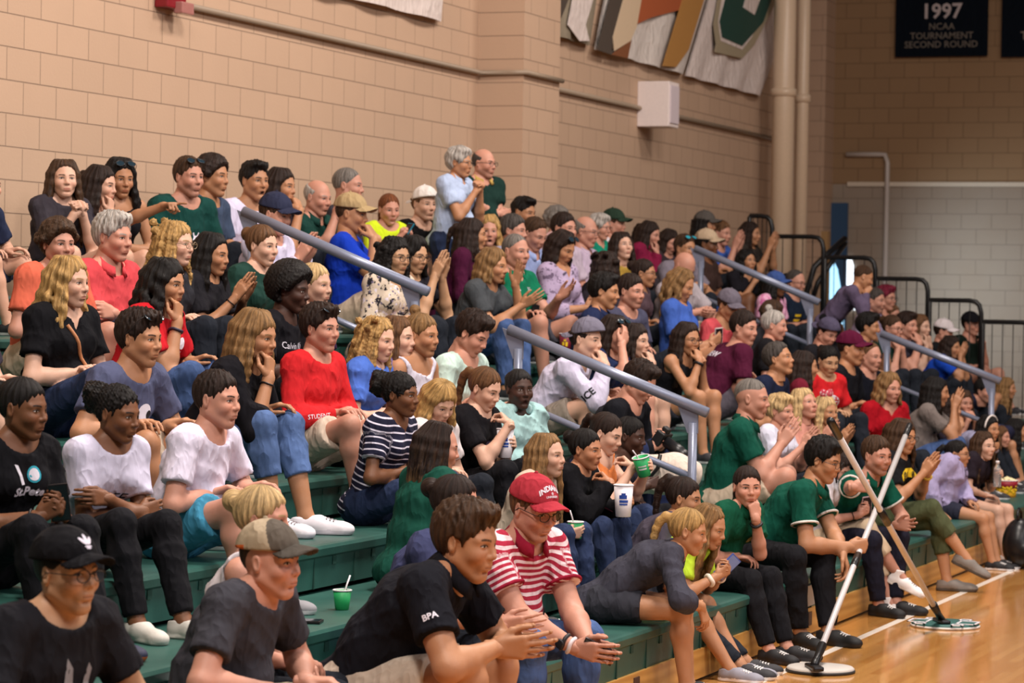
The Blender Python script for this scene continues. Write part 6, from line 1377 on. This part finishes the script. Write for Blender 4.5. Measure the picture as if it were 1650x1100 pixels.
# cloths
def crumple(name, label, center, size, m, seed, cat='towel', floor_z=None):
    rg = np.random.default_rng(seed); F = Field(V3(*[-s_*1.3-.03 for s_ in size]), V3(*[s_*1.3+.03 for s_ in size]), .007)
    for i_ in range(16):
        a_ = rg.normal(size=3)*.42; b2 = a_+rg.normal(size=3)*.42; F.cap(np.clip(a_,-1,1)*size, np.clip(b2,-1,1)*size, .016, .012, .018, (unit(rg.normal(size=3)), 2.2))
    F.ell((0,0,-size[2]*.3), np.array(size)*.75, .03); vv, ff = F.mesh()
    ob = link(name, make_mesh(name, vv, ff, m), None, tuple(center)); return tag(ob, label, cat)
wt = M('cloth','#dcd8ea',name='towel_cloth')
def near(key, px, py): i = I[key]; return at_y(px, py, (i['hip'][1]+i['knee'][-1][1])/2)
crumple('towel', 'white towel with red print on the lap of the black sweatshirt girl', near('bsweat', 1003, 872)+V3(0,0,.02), (.11,.15,.06), wt, 3)
crumple('towel', 'white towel on the lap of the girl with the white cup and black tee', near('cupgirl', 803, 775)+V3(0,0,.02), (.09,.10,.07), wt, 4)
q = at_z(396, 836, row_z(3)); crumple('plastic_bag', 'crumpled pale plastic bag on the bleacher between turquoise shorts and white sneakers', q+V3(0,.12,.07), (.13,.10,.075), M('plain','#c3c2d4',.3), 6, 'bag')
# tote bag against the rail post
q = at_y(1052, 765, row_y(2)+.36); rt = empty('tote_bag', tuple(q), 'cream canvas tote bag with black strap, leaning by the handrail post', 'bag'); cv = M('cloth','#d8c8bb',name='canvas')
F = Field((-.34,-.40,-.24), (.34,.40,.24), .012); F.ell((0,0,0), (.10,.27,.12), 0); F.ell((0,-.12,.02), (.09,.19,.11), .05); F.ell((0,.15,-.01), (.08,.16,.10), .05)
X_, Y_, Z_ = F.grid(); F.F = F.F+(.010*np.sin(Y_*24+np.sin(Z_*13)*2)*np.sin(Z_*22+Y_*9)).astype(np.float32); vv, ff = F.mesh(); link('bag_body', make_mesh('bag_body', vv, ff, cv), rt)
b = MB(); b.tube([V3(-.115,.05,.13),V3(-.13,.045,.07),V3(-.135,.02,.02),V3(-.135,-.03,.0),V3(-.13,-.07,.05),V3(-.115,-.08,.13)], .013, 8); b.build('strap', black_m, rt)
# nachos and crisps
q = near('orange', 1022, 848); rt = empty('nacho_tray', tuple(q), 'clear tray of yellow tortilla chips and cheese on the orange top girl\'s lap', 'snack tray'); tr_ = M('plain','#8a7a72',.25)
b = MB(); b.box((-.09,-.13,-.02), (.09,.13,-.014), None, .003); b.box((-.09,-.13,-.02), (-.085,.13,.02)); b.box((.085,-.13,-.02), (.09,.13,.02)); b.box((-.09,-.13,-.02), (.09,-.125,.02)); b.box((-.09,.125,-.02), (.09,.13,.02)); b.build('tray', tr_, rt, smooth=False)
b = MB(); b.lathe([(.001,-.01),(.045,-.01),(.048,.022),(.001,.024)], 16, (0,.085,0)); b.build('cheese_dip', M('plain','#e0a512',.3), rt)
for i_ in range(9):
    rg_ = np.random.default_rng(i_); M4 = Matrix.Translation((rg_.uniform(-.06,.06), rg_.uniform(-.11,.03), .012+.004*i_)) @ Matrix.Rotation(rg_.uniform(-.8,.8),4,'X') @ Matrix.Rotation(rg_.uniform(-.6,.6),4,'Y'); b = MB(); b.lathe([(.001,.0),(.030,.004),(.030,.007),(.001,.003)], 10, (0,0,0), M4); b.build('tortilla_chip', M('plain','#dcbf78',.7), rt)
q = near('bsweat', 966, 848)+V3(0,0,.02); rt = empty('crisp_bag', tuple(q), 'blue and silver crisp bag, open, on the black sweatshirt girl\'s lap', 'snack bag')
for nm, mm, z0_, z1_ in (('bag_body', M('plain','#1f4fa8',.3), -.10, .02), ('silver_top', M('plain','#b9bcc4',.2,.7), .015, .085)):
    F = Field((-.11,-.11,-.14), (.11,.11,.12), .006); F.ell((0,0,-.02), (.055,.075,.11), 0); X_, Y_, Z_ = F.grid(); F.F = F.F+(.006*np.sin(Y_*70+Z_*40)*np.sin(Z_*80-Y_*20)).astype(np.float32); F.plane((0,0,z1_), (0,0,1)); F.plane((0,0,z0_), (0,0,-1)); vv, ff = F.mesh(); link(nm, make_mesh(nm, vv, ff, mm), rt)
# phone left on the bleacher
q = at_z(486, 1003, row_z(2)); rt = empty('phone', tuple(q+V3(0,0,.006)), 'black phone lying on the green bleacher near the charcoal tee man', 'phone'); b = MB(); b.box((-.05,-.085,-.005), (.05,.085,.006), Matrix.Rotation(.25,4,'Z'), .003); b.build('case', black_m, rt, smooth=False); b = MB(); b.box((-.044,-.078,.0061), (.044,.078,.0072), Matrix.Rotation(.25,4,'Z')); b.build('screen', M('plain','#22242c',.08), rt, smooth=False)
# backpack at the right edge
q = at_z(1642, 915, 0); rt = empty('backpack', tuple(q), 'black backpack on the court floor at the right frame edge', 'backpack'); F = Field((-.25,-.22,-.02), (.25,.22,.48), .012); F.ell((0,0,.18), (.16,.13,.20), 0); F.ell((-.06,-.08,.12), (.11,.08,.11), .03); F.plane((0,0,.004), (0,0,-1)); vv, ff = F.mesh(); link('pack', make_mesh('pack', vv, ff, M('plain','#131316',.35)), rt)
b = MB(); b.tube([V3(-.05,0,.35),V3(-.05,.01,.42),V3(.0,.01,.45),V3(.05,0,.42),V3(.05,0,.35)], .011, 8); b.build('top_handle', black_m, rt); b = MB(); b.tube([V3(-.14,-.10,.10),V3(-.13,-.13,.16),V3(-.06,-.16,.19),V3(.0,-.15,.17)], .005, 6); b.build('zip', M('plain','#4a4a50',.3,.6), rt)
for r_ in REPORT:
    if not .8 <= r_[2] <= 1.16: print('FIT', r_)
print('PEOPLE', len(REPORT))
